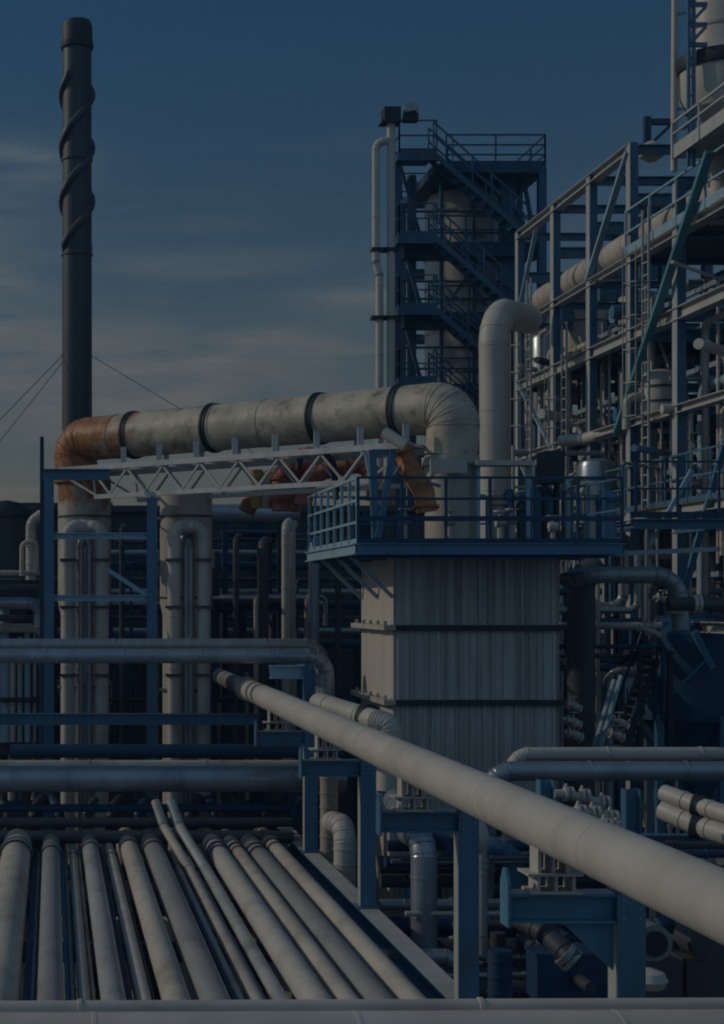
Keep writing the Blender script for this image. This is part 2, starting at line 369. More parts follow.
# ------------------------------------------------------------------ two vessels with white risers
def vessel_unit(u0, u1, vt, Yv, lab, rl, first):
    c = ux((u0+u1)/2, Yv); r = (u1-u0)/2*Yv/F
    t = thing('vessel', lab, 'vessel', (c, Yv, 0))
    zt = vz(vt, Yv); zb = vz(602, Yv)
    MB().lathe((c,Yv,0), [(r*.9,0),(r*.9,zb-.3),(r,zb),(r,zt-.02),(r*.93,zt)], 36).build('shell', 'vessel_skin' if first else 'cream_dirty', t)
    b = MB()
    for z in (vz(517,Yv), zb+.1, zb-2.0): b.ring((c,Yv,z),(0,0,1), r*1.03, .05, 36)
    b.build('shell_ring', 'dark_steel', t)
    for j, us in enumerate(rl):
        Y = Yv - 1.5; x = ux(us, Y); rr = 6.6*Y/F; z1 = vz(527,Y)
        inw = .42 if j == 0 else -.42
        l = ['left', 'right'][j]
        p = thing('riser_pipe', f'white vertical riser pipe on the {l} side of ' + ('the rust-stained left vessel' if first else 'the second vessel under the truss'), 'pipe', (x,Y,4), 'white risers beside the two vessels')
        run(MB(), [(x,Y,3.5),(x,Y,z1),(x+inw,Y+.25,z1+.02),(x+inw,Y+1.0,z1+.02)], rr, bend=.24, band=1.15, n=20).build('pipe_run', 'cream_worn', p)
        sx = x + rr*1.9*(-1 if j == 0 else 1)*(-1)
        run(MB(), [(sx,Y+.15,3.5),(sx,Y+.15,z1-.35),(sx+inw*.4,Y+.5,z1-.2)], rr*.55, bend=.15, band=1.3, n=12).build('tracer_pipe', 'galv', p)
        for z in (vz(560,Y), vz(607,Y), vz(675,Y)):
            MB().box(x-rr*1.25,x+rr*1.25,Y-rr*1.25,Y+rr*1.25,z-.03,z+.03).build('bracket', 'dark_steel', p)
vessel_unit(58, 111, 478, 38.0, 'cream round vessel streaked with rust under the left duct elbow', (68, 102), True)
vessel_unit(160, 212, 492, 36.7, 'grey cream round vessel under the truss, right of the rusty one', (174, 204), False)
# blue portal that carries the left end of the truss
t = thing('portal_frame', 'blue steel portal frame holding up the left end of the white truss', 'steel frame', (ux(49,35.6),35.6,0))
for u, vt in ((49,480),(152,498)):
    MB().ibeam((ux(u,35.6),35.6,0),(ux(u,35.6),35.6,vz(vt,35.6)), .22, .22, side=(1,0,0)).build('column', 'blue_steel', t)
MB().ibeam((ux(43,35.6),35.75,vz(474,35.6)),(ux(110,35.6),35.75,vz(474,35.6)), .2, .24).build('top_beam', 'blue_steel', t)
for v in (536, 598): MB().ibeam((ux(54,35.6),35.6,vz(v,35.6)),(ux(147,35.6),35.6,vz(v,35.6)), .12, .14).build('tie_beam', 'pale_blue_steel', t)
MB().bar(at(108,570,35.64), at(148,596,35.64), .09).build('brace', 'pale_blue_steel', t)
solo(MB().bar((ux(42,39),39,0),(ux(42,39),39,vz(440,39)), .1).box(ux(40,39),ux(44,39),38.9,39.1,vz(442,39),vz(437,39)), 'pole', 'dark_blue', 'thin dark pole standing left of the blue portal frame', 'pole')

# ------------------------------------------------------------------ the big duct, diagonal in plan
A = V((.62,38,13.8)); B = V((7.85,31.5,13.8)); DR = .51
d = (B-A).normalized()
t = thing('flue_duct', 'fat stained cream duct with black ring bands and rusty left elbow', 'duct', (A.x, A.y, 12.6))
p1 = A - V((0,0,1.0)); p2 = B - V((0,0,.95))
mb = MB(); pts, arcs = fillet([p1, A - d*.15, B + d*.1, p2], .75, 8)
S = [0]
for a, b in zip(pts, pts[1:]): S.append(S[-1] + (b-a).length)
seams = [S[i] for i in arcs[1:8:2]] + [S[i] for i in arcs[10::2]]
L0 = S[arcs[8]]; L1 = S[arcs[9]]
seams += [L0 + (L1-L0)*f for f in (.1,.42,.56,.7,.92)]
mb.tube(pts, DR, 44, True, seams, bw=.04, bh=.012); mb.build('duct_shell', 'duct', t)
for u in (136, 216, 322, 403):
    q = (u-CU)/F; s_ = (A.x - q*A.y)/(q*(B.y-A.y) - (B.x-A.x)); c = A.lerp(B, s_)
    MB().ring(c - d*.06, d, DR+.045, .05, 44).ring(c + d*.02, d, DR+.03, .05, 44).build('ring_band', 'charcoal', t)
MB().ring(A - V((0,0,.98)), (0,0,1), DR+.09, .08, 36).build('flange', 'rust', t)

# white truss bridge
nrm = V((-d.y*-1, d.x*-1, 0)); nrm = V((d.y, -d.x, 0)).normalized()
if nrm.y > 0: nrm = -nrm
t = thing('truss_bridge', 'white steel truss bridge carrying the fat duct', 'truss', (A.x, A.y, 12.3))
TA = A + d*.0 - V((0,0,0)); LT = (B-A).length - .55
for sgn, lab in ((.78, 'near'), (-.78, 'far')):
    o = nrm*sgn
    a0 = A + o + d*.1; zt = 13.03; zb = 12.36
    P = lambda s, z: V((a0.x, a0.y, 0)) + d*s + V((0,0,z))
    m1 = MB().bar(P(0,zt), P(LT,zt), .11, .12).build('top_chord', 'white_paint', t)
    m1 = MB().bar(P(1.1,zb), P(LT-.9,zb), .10, .10).build('bottom_chord', 'white_paint', t)
    nb = 9; w = (LT-.0)/nb; dg = MB()
    for i in range(nb):
        s0, s1 = i*w, (i+1)*w; sm = (s0+s1)/2
        if i == nb - 1: sm = s1 - .9
        dg = MB().bar(P(s0,zt-.06), P(sm if i else 1.1,zb+.05), .042).bar(P(sm if i else 1.1,zb+.05), P(s1,zt-.06), .042)
        dg.build('web_brace', 'white_paint', t)
    for i in range(2, nb+1):
        s0 = i*w - .1
        MB().box(-.06,.06,-.03,.03,0,.36).build('duct_cleat', 'white_paint', t).location = P(s0, zt+.06) - ORG[t.name]
    # cleats are built at the origin of the thing, so put their meshes back to local space
for o in t.children:
    if o.name.startswith('duct_cleat'):
        for v in o.data.vertices: v.co += ORG[t.name]
xb = MB()
for i in range(0, 10):
    s0 = i*LT/9; q = V((A.x,A.y,0)) + d*(s0+.1)
    xb.bar(q + nrm*.72 + V((0,0,13.03)), q - nrm*.72 + V((0,0,13.03)), .06)
xb.build('cross_tie', 'white_paint', t)

# ------------------------------------------------------------------ clad heater box
BX0, BX1, BY0, BY1 = 6.4, 9.5, 30.0, 33.1
t = thing('heater_box', 'tall corrugated box clad in grey sheet, one sunlit side, under the platform', 'furnace', (8, 31.5, 0))
def corrug(p, q, z0, z1, nrm_, pitch=.21, dep=.035, irregular=False):
    p, q = V(p), V(q); L = (q-p).length; n = round(L/pitch); e0 = (q-p)/n; prof = []
    cuts = [0.0]
    while cuts[-1] < n - .01: cuts.append(min(n, cuts[-1] + (random.choice((.55,.8,1.0,1.0,1.35,1.7)) if irregular else 1.0)))
    for i in range(len(cuts)-1):
        b = p + e0*cuts[i]; e = e0*(cuts[i+1]-cuts[i])
        prof += [b, b + e*.62, b + e*.70 + V(nrm_)*dep, b + e*.92 + V(nrm_)*dep]
    prof.append(q); vs = [x + V((0,0,z0)) for x in prof] + [x + V((0,0,z1)) for x in prof]; m = len(prof)
    return vs, [(i, i+1, i+1+m, i+m) for i in range(m-1)]
ZT = 10.94
MB().box(BX0+.03,BX1-.03,BY0+.03,BY1-.03,3.0,ZT-.02).build('casing', 'corrugated', t)
for z0, z1 in ((3.0,8.02),(8.13,9.42),(9.53,ZT)):
    m = MB(); vs, fs = corrug((BX0,BY0,0),(BX1,BY0,0),z0,z1,(0,-1,0),irregular=True); m.add(vs,fs)
    vs, fs = corrug((BX1,BY0,0),(BX1,BY1,0),z0,z1,(1,0,0)); m.add(vs,fs)
    m.build('wall_cladding', 'corrugated', t, ang=10)
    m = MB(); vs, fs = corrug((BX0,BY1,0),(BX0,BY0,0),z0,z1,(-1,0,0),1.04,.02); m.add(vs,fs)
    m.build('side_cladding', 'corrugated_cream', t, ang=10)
for z in (8.075, 9.475):
    m = MB(); m.box(BX0-.1,BX1+.1,BY0-.12,BY0+.02,z-.05,z+.05); m.box(BX1-.02,BX1+.1,BY0+.022,BY1,z-.05,z+.05); m.build('stiffener', 'charcoal', t)
    m = MB(); m.box(BX0-.2,BX0+.02,BY0-.122,BY1+.1,z-.04,z+.052)
    for i in range(5): y = BY0 + .1 + i*.7; m.box(BX0-.16,BX0-.1,y-.03,y+.03,z+.053,z+.13)
    m.build('stiffener', 'cream_dirty', t)
for x in (BX0+.25, BX1-.25):
    for y in (BY0+.25, BY1-.25): MB().ibeam((x,y,0),(x,y,3.0),.3,.3,side=(0,1,0)).build('leg','blue_steel',t)
m = MB().bar((8.79,BY0-.06,8.2),(8.79,BY0-.06,10.8),.04).bar((8.0,BY0-.07,9.6),(8.0,BY0-.07,10.9),.05)
m.build('conduit','galv',t)

# platform round the top of the box
PX0, PX1, PY0, PY1, PZ = 5.45, 10.15, 28.5, 33.9, 11.0
t = thing('platform', 'blue railed walkway platform round the top of the clad box', 'platform', (8, 31, PZ-.2))
MB().box(PX0,PX1,PY0,PY1,PZ-.05,PZ).build('deck', 'grating', t)
MB().ibeam((PX0-.02,PY0-.04,PZ-.09),(PX1,PY0-.04,PZ-.09),.1,.2).build('edge_beam','blue_steel',t)
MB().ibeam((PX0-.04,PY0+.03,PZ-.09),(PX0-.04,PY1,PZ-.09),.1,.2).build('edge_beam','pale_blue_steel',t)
MB().ibeam((PX1+.04,PY0,PZ-.09),(PX1+.04,PY1,PZ-.09),.1,.2).build('edge_beam','blue_steel',t)
for y in (29.2,30.6,32,33.4): MB().ibeam((PX0,y,PZ-.15),(PX1,y,PZ-.15),.1,.18).build('joist','blue_steel',t)
m = MB(); railing(m, [(PX0,PY0,PZ),(PX1,PY0,PZ)], 1.18, .79, .05, (1.0,.68), .1); m.bar((PX0,PY0,PZ+.45),(PX1,PY0,PZ+.45),.07,.09); m.build('railing','dark_blue',t)
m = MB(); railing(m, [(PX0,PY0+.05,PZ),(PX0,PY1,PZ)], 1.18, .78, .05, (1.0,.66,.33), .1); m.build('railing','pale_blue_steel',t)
m = MB(); railing(m, [(PX0,PY1,PZ),(PX1,PY1,PZ)], 1.18, .9, .045); m.build('railing','blue_steel',t)
m = MB(); railing(m, [(PX1,PY0,PZ),(PX1,PY1,PZ)], 1.18, .9, .045); m.build('railing','blue_steel',t)
for y in (29.9,31.3,33.0):
    MB().bar((PX0+.1,y,PZ-.15),(BX0-.03,y,PZ-.95),.07).build('knee_brace','pale_blue_steel',t)

# equipment on the platform
t = thing('stack_duct', 'short upright cream duct standing on the platform below the fat elbow', 'duct', (B.x+.07,B.y,PZ))
MB().lathe((B.x,B.y,PZ), [(.62,.002),(.62,.06),(.5,.1),(.5,1.62),(.56,1.64),(.56,1.80),(.5,1.82),(.5,1.84)], 36).build('duct_shell','cream_dirty',t)
MB().box(B.x-.55,B.x+.15,B.y-.66,B.y-.58,12.45,12.72).box(B.x-.3,B.x-.2,B.y-.6,B.y-.5,12.5,12.7).build('collar_clamp','cream',t)
t = thing('rusty_duct','orange rusted slanting duct between truss end and upright cream duct','duct',at(426,503,30.4))
MB().tube([at(401,447,30.7),at(405,455,30.7),at(413,475,30.5),at(424,492,30.4),at(427,512,30.4)],[.19,.19,.2,.2,.2],20,True,(.25,.6),bh=.012).build('duct_shell','rust',t)
MB().ring(at(426,507,30.4),(0,.1,1),.25,.05).ring(at(403,451,30.7),(.4,0,-.9),.23,.05).build('flange','orange_valve',t)
MB().bar(at(417,480,30.4),at(440,486,30.6),.06).bar(at(406,458,30.6),at(394,476,30.5),.05).build('stay','blue_steel',t)
t = thing('red_header','faded red pipe run showing between the truss and the platform rail','pipe',at(345,500,35.5))
run(MB(),[at(303,505,35.6),at(308,478,35.6),at(330,468,35.4),at(372,462,35.0),at(376,500,35.0)],.2,band=.6,n=20).build('pipe_run','red_rust',t)
MB().ring(at(345,466,35.27),(1,0,0),.26,.07).build('flange','rust',t)
pipe('pink_pipe','pale pink-red pipe stub left of the red pipe under the truss',[at(296,512,36.9),at(297,484,36.9),at(312,470,36.6)],.13,'red_rust',band=.4)
pipe('ochre_elbow','ochre elbow pipe in front of the red run at the truss end',[at(388,506,34.6),at(388,478,34.6),at(400,470,34.4)],.13,'ochre',band=.3)
pipe('silencer', 'small cream cylinder lying aslant under the fat duct elbow', [at(384,432,30.2),at(406,446,30.0)], .11, 'cream', n=18)
t = thing('red_pipe','red pipe curving down behind the truss','pipe',at(283,508,36.5))
run(MB(), [at(283,511,36.5),at(283,474,36.5),at(300,458,36),at(352,460,35.5)], .26, band=.8, n=22).build('pipe_run','red_rust',t)
MB().ring(at(283,500,36.5),(0,0,1),.33,.08).ring(at(283,478,36.5),(0,0,1),.33,.08).build('flange','rust',t)
pipe('orange_pipe','rusty orange pipe sloping behind the white truss',[at(246,512,37.2),at(262,478,37.2),at(330,470,36)], .2,'orange_valve',band=.9)
pipe('ochre_pipe','ochre yellow stub pipe hanging below the truss',[at(258,508,36.9),at(256,470,36.9)], .16,'ochre',band=.3)
pipe('hose','black hose arching behind right end of the truss',[at(298,470,34),at(300,456,34),at(318,448,34),at(334,462,34),at(336,500,34)], .07,'charcoal',bend=.4)
pipe('white_pipe','pale pipe dropping beside the red pipe behind truss',[at(268,472,36.8),at(267,508,36.8)], .13,'cream',band=.3)
solo(MB().bar(at(372,450,30.5),at(376,540,30.5),.14).bar(at(393,452,30.4),at(378,538,30.4),.12).bar(at(372,452,30.5),at(396,452,30.5),.1), 'prop_frame','blue_steel','blue A-shaped prop under the right end of the truss','prop')
for i,(u,w,h,mt) in enumerate(((497,.16,54,'cream_dirty'),(509,.10,60,'blue_steel'),(523,.12,48,'dark_steel'),(540,.3,62,'blue_steel'),(566,.09,70,'galv'),(590,.12,66,'cream_dirty'),(606,.2,58,'blue_steel'))):
    Y = 31.5; x = ux(u,Y)
    solo(MB().lathe((x,Y,PZ),[(w*1.3,.002),(w*1.3,.05),(w,.07),(w,h*Y/F*.8),(w*1.4,h*Y/F*.8+.02),(w*1.4,h*Y/F*.86),(w*.7,h*Y/F)],16),'vent_pipe',mt,
         f'short upright fitting on the platform right of the duct, {nth(i+1)} from the left','vent pipe','small fittings on the box platform')
t = thing('header_tray','pale horizontal plate and pipe above the fittings on the platform','cable tray',at(500,462,31))
MB().box(ux(474,31),ux(532,31),30.8,31.2,vz(466,31),vz(461,31)).build('tray','cream',t)
for u in (478,528): MB().bar((ux(u,31),31,PZ),(ux(u,31),31,vz(466,31)),.07).build('leg','pale_blue_steel',t)
solo(MB().box(ux(541,31),ux(560,31),30.7,31.3,vz(484,31),vz(452,31)).box(ux(543,31),ux(546,31),30.9,31.1,PZ,vz(484,31)).box(ux(555,31),ux(558,31),30.9,31.1,PZ,vz(484,31)),
     'junction_box','charcoal','dark junction cabinet on legs at right of the platform','cabinet')
for i,(u,v,mt) in enumerate(((500,522,'cream'),(512,520,'cream_dirty'),(553,527,'cream'),(450,521,'cream'),(405,520,'galv'))):
    q = at(u,v,29.6)
    solo(MB().ring(q,(1,0,0),.09,.16).ring(q+V((0,0,.2)),(0,0,1),.12,.03).tube([q,q+V((0,0,.2))],.03,8).tube([q+V((0,0,-.08)),V((q.x,q.y,PZ))],.05,8),'valve',mt,
         f'small handwheel valve on the platform deck, {nth(i+1)} built of five' if False else
         ['cream handwheel valve on the platform, right of the cream duct','dull cream handwheel valve right of another valve on the platform','cream handwheel valve below the dark junction cabinet','cream handwheel valve in front of upright cream duct','grey handwheel valve near the left platform corner'][i],'valve','handwheel valves on the platform')

# tall riser with a bend at the top
pipe('tall_riser', 'tall cream pipe with a swan-neck bend behind the platform', [(12.25,44,6),(12.15,44,17.95),(13.75,46.2,18.1)], .41, 'cream', bend=1.0, band=2.2, n=36)

# ------------------------------------------------------------------ chimney
cx, cy = .94, 60.0; cr = .56; zt = vz(24,60)
t = thing('chimney', 'tall dark steel chimney with spiral strakes near its top', 'chimney', (cx,cy,0))
MB().lathe((cx,cy,0), [(.72,0),(.60,9),(.57,14),(.54,zt-1.0),(.54,zt)], 40).build('flue','stack_steel',t)
MB().lathe((cx,cy,0), [(.60,zt-.95),(.62,zt-.9),(.62,zt-.72),(.58,zt-.7),(.58,zt-.15),(.5,zt+.08),(.45,zt+.08)], 40).build('cap','charcoal',t)
z0, z1 = vz(252,60), vz(72,60); pitch = 4.0
for s_ in range(2):
    n = 160; vs = []; fs = []; sec = ((.53,-.34),(.61,-.30),(.675,-.16),(.69,0),(.675,.16),(.61,.30),(.53,.34))
    for i in range(n+1):
        z = z0 + (z1-z0)*i/n; a = 2*math.pi*(z-z0)/pitch + s_*math.pi - math.pi*.95
        f = min(1, min(i, n-i)/6)
        for rr, dz in sec: vs.append((cx + (.53+(rr-.53)*f)*math.cos(a), cy + (.53+(rr-.53)*f)*math.sin(a), z + dz*.62))
    q = len(sec)
    for i in range(n):
        for c_ in range(q-1): fs.append((i*q+c_, i*q+c_+1, (i+1)*q+c_+1, (i+1)*q+c_))
    MB().add(vs, fs).build('strake','stack_steel',t)
gz = vz(352,60)
for v in (160,255,440): MB().ring((cx,cy,vz(v,60)),(0,0,1),.595,.07,36).build('joint_flange','stack_steel',t)
for e in (at(-60,490,58), at(-75,540,70), at(155,398,63)):
    if e.x < 4: tgt = V((e.x*2.2,e.y,.0)) if False else e
    dirv = (e - V((cx,cy,gz))).normalized()
    q = V((cx,cy,gz)) + dirv*((gz-.1)/max(.15,-dirv.z))
    MB().tube([V((cx,cy,gz)) + V((dirv.x,dirv.y,0))*.6, q], .014 if e.x < 0 else .012, 6).build('guy_wire','charcoal',t)

# ------------------------------------------------------------------ stair tower
SY = 54.0
t = thing('stair_tower', 'tall blue open steel stair tower with four railed decks', 'stair tower', (ux(465,SY),SY,0))
X0, X1 = ux(397,SY), ux(546,SY); levels = [vz(v,SY) for v in (160,237,308,381,452)]
XL = ux(434,SY)
for x,y,zt_ in ((X0,SY+.1,vz(152,SY)),(ux(421,SY),SY+1.4,vz(165,SY)),(X1,SY+3.5,vz(133,SY)),(ux(515,SY),SY+1.0,vz(168,SY)),(ux(402,SY+4.6),SY+4.6,vz(170,SY)),(X1-.1,SY+.15,vz(168,SY)) ,(ux(470,SY),SY+4.8,vz(170,SY))):
    w = .5 if abs(x-ux(515,SY)) < .01 else .26
    MB().ibeam((x,y,0),(x,y,zt_),w,.28,side=(1,0,0)).build('column','pale_blue_steel' if x==X1 else 'tower_steel',t)
for i,z in enumerate(levels):
    # landing on the left, and main deck ringing the vessel
    zz = z + (.18 if i == 0 else 0)
    MB().box(X0-.05,XL,SY-.4,SY+1.2,zz-.06,zz).box(X0-.05,XL,SY-.42,SY-.36,zz-.3,zz-.06).box(X0-.07,X0,SY-.35,SY+1.2,zz-.28,zz-.062).build('landing','tower_steel',t)
    m = MB(); zd = z - .12
    if i == 0: m.box(XL+.01,X1,SY+.0,SY+5,zd-.3,zd)
    else:
        xe = X1 if i < 2 else ux(520,SY)
        m.box(XL-.9,xe,SY+.45,SY+1.35,zd-.42,zd-.01); m.box(XL+.01,xe,SY+4.6,SY+5.4,zd-.25,zd); m.box(xe-.9,xe,SY+1.41,SY+4.59,zd-.24,zd-.004)
    m.build('deck','dark_blue',t)
    m = MB(); railing(m,[(X0,SY-.35,zz),(XL,SY-.35,zz)],1.05,.9,.05); railing(m,[(X0,SY+1.2,zz),(X0,SY-.35,zz)],1.05,1.2,.05,toe=.1)
    m.build('railing','tower_steel',t)
    m = MB()
    if i == 0: railing(m,[(ux(447,SY),SY+.1,zd),(X1,SY+.1,zd),(X1,SY+5,zd),(XL,SY+5,zd)],1.0,1.5,.05,(1.0,.66,.33))
    else: railing(m,[(XL,SY+.7,zd),((X1 if i < 2 else ux(515,SY)),SY+.7,zd)],1.0,1.3,.05)
    m.build('railing','dark_blue',t)
    if i < 4:
        za, zb = zz, levels[i+1]-.12; xa, xb_ = XL-.1, XL-.1 + (za-zb)*1.12
        m = MB(); n = 11
        for yy in (SY-.35, SY+.35): m.bar((xa,yy,za-.05),(xb_,yy,zb+.02),.06,.17)
        for q in range(n):
            f = (q+.5)/n; x = xa + (xb_-xa)*f; z_ = za + (zb-za)*f; m.box(x-.14,x+.14,SY-.32,SY+.32,z_-.02,z_+.02)
        fl = m.build('stair_flight','tower_steel',t)
        m = MB()
        for yy in (SY-.36, SY+.36):
            for h in (1.0,.55): m.bar((xa,yy,za+h),(xb_,yy,zb+h),.05)
            for q in range(6): f = q/5; x = xa+(xb_-xa)*f; z_ = za+(zb-za)*f; m.bar((x,yy,z_),(x,yy,z_+1.0),.045)
        m.build('handrail','tower_steel',fl)
for (ua,va,ub,vb) in ((523,176,515,238),(523,176,533,230),(402,240,420,305),(402,312,420,378),(500,240,514,305)):
    MB().bar(at(ua,va,SY+1.0),at(ub,vb,SY+1.0),.12).build('brace','tower_steel',t)
for u,yy,v0 in ((448,SY+.9,170),(486,SY+1.6,172),(506,SY+2,172),(531,SY+1.2,172)): MB().bar((ux(u,SY),yy,4),(ux(u,SY),yy,vz(v0,SY)),.12).build('column','tower_steel',t)
for (ua,va,ub,vb) in ((448,245,486,305),(486,245,448,305),(486,172,531,235),(531,245,506,305),(400,165,420,235)):
    MB().bar(at(ua,va,SY+1.5),at(ub,vb,SY+1.5),.1).build('brace','tower_steel',t)
for v in (200,222,272,290,340,362):
    MB().bar((ux(404,SY),SY+1.6,vz(v,SY)),(ux(520,SY),SY+1.6,vz(v,SY)),.06,.07).build('tie_beam','tower_steel',t)
# pieces inside
t = thing('reactor_vessel','tall cream vessel inside the stair tower','vessel',(ux(462,57),57,0))
c = (ux(462,57),57,0); zt = vz(192,57)
MB().lathe(c,[(1.3,0),(1.3,zt-.5),(1.15,zt-.15),(.6,zt)],40).build('shell','cream',t)
m = MB()
for v in (215,260,290,335,365): m.ring((c[0],c[1],vz(v,57)),(0,0,1),1.33,.1,40)
m.build('shell_ring','cream_dirty',t)
MB().lathe((c[0],c[1],0),[(.2,zt+.01),(.2,zt+.8),(.32,zt+.82),(.32,zt+.95),(.1,zt+1.0)],16).build('nozzle','dark_steel',t)
for i,(u,v0,r_) in enumerate(((379.5,143,.13),(391,122,.14))):
    Y = 53.4; x = ux(u,Y)
    lb = ['cream drain pipe with bent top on the outer left of the stair tower','cream pipe with dark boxed head on left of stair tower'][i]
    p = thing('down_pipe',lb,'pipe',(x,Y,0))
    pts = [(x,Y,4),(x,Y,vz(275,Y)),(x-.12,Y,vz(262,Y)),(x-.12,Y,vz(v0,Y)),(x+.35,Y,vz(v0-3,Y))] if i == 0 else [(x,Y,4),(x,Y,vz(v0,Y))]
    run(MB(),pts,r_,bend=.3,band=2.3,n=18).build('pipe_run','cream',p)
    for v in (250,318): MB().box(x-.28,x+.22,Y-.18,Y+.18,vz(v,Y)-.06,vz(v,Y)+.06).build('bracket','charcoal',p)
    if i:
        m = MB().box(x-.27,x+.27,Y-.3,Y+.3,vz(122,Y),vz(109,Y)).box(x-.36,x+.3,Y-.34,Y+.34,vz(124,Y),vz(122,Y)-.01); m.build('pipe_head','charcoal',p)
q = at(408,116,53.4)
t = thing('floodlight','floodlight on a bent arm at the very top of the stair tower','lamp',q)
MB().bar(at(403,122,53.4),at(408,112,53.4),.1).bar(at(408,114,53.4),at(418,107.5,53.4),.07).build('arm','charcoal',t)
MB().prof(at(404,110,53.3),at(416,107.5,53.3),[(-.2,-.12),(.2,-.12),(.15,.14),(-.15,.14)]).build('lamp_head','galv',t)
MB().box(q.x-.15,q.x+.32,q.y-.15,q.y+.15,q.z-.2,q.z+.08).build('ballast','charcoal',t)

# ------------------------------------------------------------------ tall steel frame on the right
RX = [14.5, 17.6, 21.0]; RY = [33.5, 37.0, 40.0, 43.0, 46.1, 49.6]
t = thing('steel_frame', 'tall blue and grey open steel frame stepping back along the right side', 'steel frame', (17.5, 42, 0))
tops = {33.5:19.6, 37.0:19.7}
for ix,x in enumerate(RX):
    for y in RY:
        zt = tops.get(y, 21.4)
        if ix == 2: zt -= 3.0
        MB().ibeam((x,y,0),(x,y,zt),.20,.34,.03,.02,side=(1,0,0)).build('column','frame_steel',t)
        if ix == 0: MB().box(x-.104,x-.088,y-.138,y+.138,0,zt-.003).build('lit_side_plate','pale_lit_steel',t)  # pale plate paints the sunlit left side of the column
for z,h in ((21.28,.24),(18.5,.2),(16.6,.3),(14.4,.2),(12.1,.24),(9.4,.24)):
    for ix,x in enumerate(RX):
        if z > 21 and ix == 2: continue
        y0 = 40.0 if z > 20 else 33.5
        MB().ibeam((x-.005,y0,z),(x-.005,49.6,z),.275,h).build('stringer','pale_lit_steel' if ix==0 else 'weathered_blue',t)  # left row coloured pale to look sunlit, other rows blue
    for y in RY:
        if z > 20 and y < 40: continue
        MB().ibeam((RX[0]+.14,y,z-.02),(RX[1]-.14,y,z-.02),.2,h*.9).build('cross_beam','frame_steel',t)
        if z < 21: MB().ibeam((RX[1]+.14,y,z-.02),(RX[2]-.14,y,z-.02),.2,h*.9).build('cross_beam','frame_steel',t)
for y in RY[2:]: MB().ibeam((RX[0]+.14,y,20.0),(RX[1]-.14,y,20.0),.2,.3).build('cross_beam','blue_steel',t)
for (x,ya,za,yb,zb,w,mt) in ((14.22,40.3,14.2,34.6,19.7,.19,'teal_paint'),(14.4,43.0,18.6,40,21.2,.16,'pale_blue_steel'),(14.4,49.6,16.8,46.1,14.4,.12,'pale_blue_steel'),
        (14.4,49.6,14.5,46.1,12.1,.12,'pale_blue_steel'),(14.4,46.1,9.4,43,12.1,.12,'pale_blue_steel'),(17.5,43.0,14.4,40,18.5,.14,'blue_steel'),(17.5,49.6,18.5,46.1,21.2,.14,'blue_steel'),(14.4,37,9.4,33.5,14.4,.14,'weathered_blue'),
        (14.4,49.6,18.6,47.6,21.0,.12,'pale_blue_steel'),(20.9,46,12.1,43,16.6,.14,'blue_steel')):
    MB().bar((x,ya,za),(x,yb,zb),w,w*.6).build('brace',mt,t)
for (xa,xb_,ya,yb,z) in ((14.66,17.4,33.5,40,18.52),(14.66,17.4,40.2,49.4,16.78),(17.8,20.8,33.5,49,14.52),(14.66,17.4,33.6,46,12.24),(17.8,20.8,36,49,9.54)):
    MB().box(xa,xb_,ya,yb,z+.0,z+.04).build('walkway','grating',t)
m = MB(); railing(m,[(14.34,33.5,18.6),(14.34,40,18.6)],1.1,1.6,.05,(1,.5),.22); m.build('railing','pale_blue_steel',t)
m = MB(); railing(m,[(14.34,40.2,12.22),(14.34,49.4,12.22)],1.1,1.5,.05,(1,.5),.1); m.build('railing','blue_steel',t)
m = MB(); railing(m,[(14.34,33.5,12.22),(14.34,40,12.22)],1.1,1.2,.05,(1,.5),.1); m.build('railing','blue_steel',t)
m = MB(); railing(m,[(17.7,33.5,14.54),(17.7,49,14.54)],1.1,1.5,.05,(1,.5),.1); m.build('railing','blue_steel',t)
m = MB(); railing(m,[(17.5,40.2,16.82),(17.5,49,16.82)],1.1,1.5,.05,(1,.5),.1); m.build('railing','blue_steel',t)
# jib on the top of the frame
t = thing('hoist_jib','small dark jib frame with hanging hoist on top of the steel frame','hoist',(ux(647,41),41,21.4))
MB().bar((ux(647,41),41,21.4),(ux(647,41),41,vz(117,41)),.16).bar((ux(645,41),41,vz(122,41)),(ux(674,41),41,vz(122,41)),.14).bar((ux(655,41),41,vz(140,41)),(ux(672,41),41,vz(124,41)),.08).build('jib','dark_blue',t)
MB().lathe((ux(647,41),40.7,0),[(.1,vz(165,41)),(.3,vz(160,41)),(.3,vz(150,41)),(.1,vz(145,41))],14).bar((ux(647,41),40.7,vz(146,41)),(ux(647,41),40.7,21.5),.05).build('hoist','cream_dirty',t)

# big pipe in the frame
t = thing('transfer_pipe','fat cream insulated pipe running through the top of the steel frame','pipe',(16,33,19.9))
run(MB(),[(16,33,19.75),(16,52.5,19.75),(16,53,19.2),(16,53,8)],.42,bend=.9,band=1.5,n=32).build('pipe_run','cream',t)
for y in (36.1,36.5,36.9,37.3): MB().ring((16,y,19.75),(0,1,0),.5,.12,28).build('flange','cream_dirty',t)
for y in RY[1:]: MB().box(15.75,16.25,y-.1,y+.1,18.62,19.4).build('saddle','blue_steel',t)

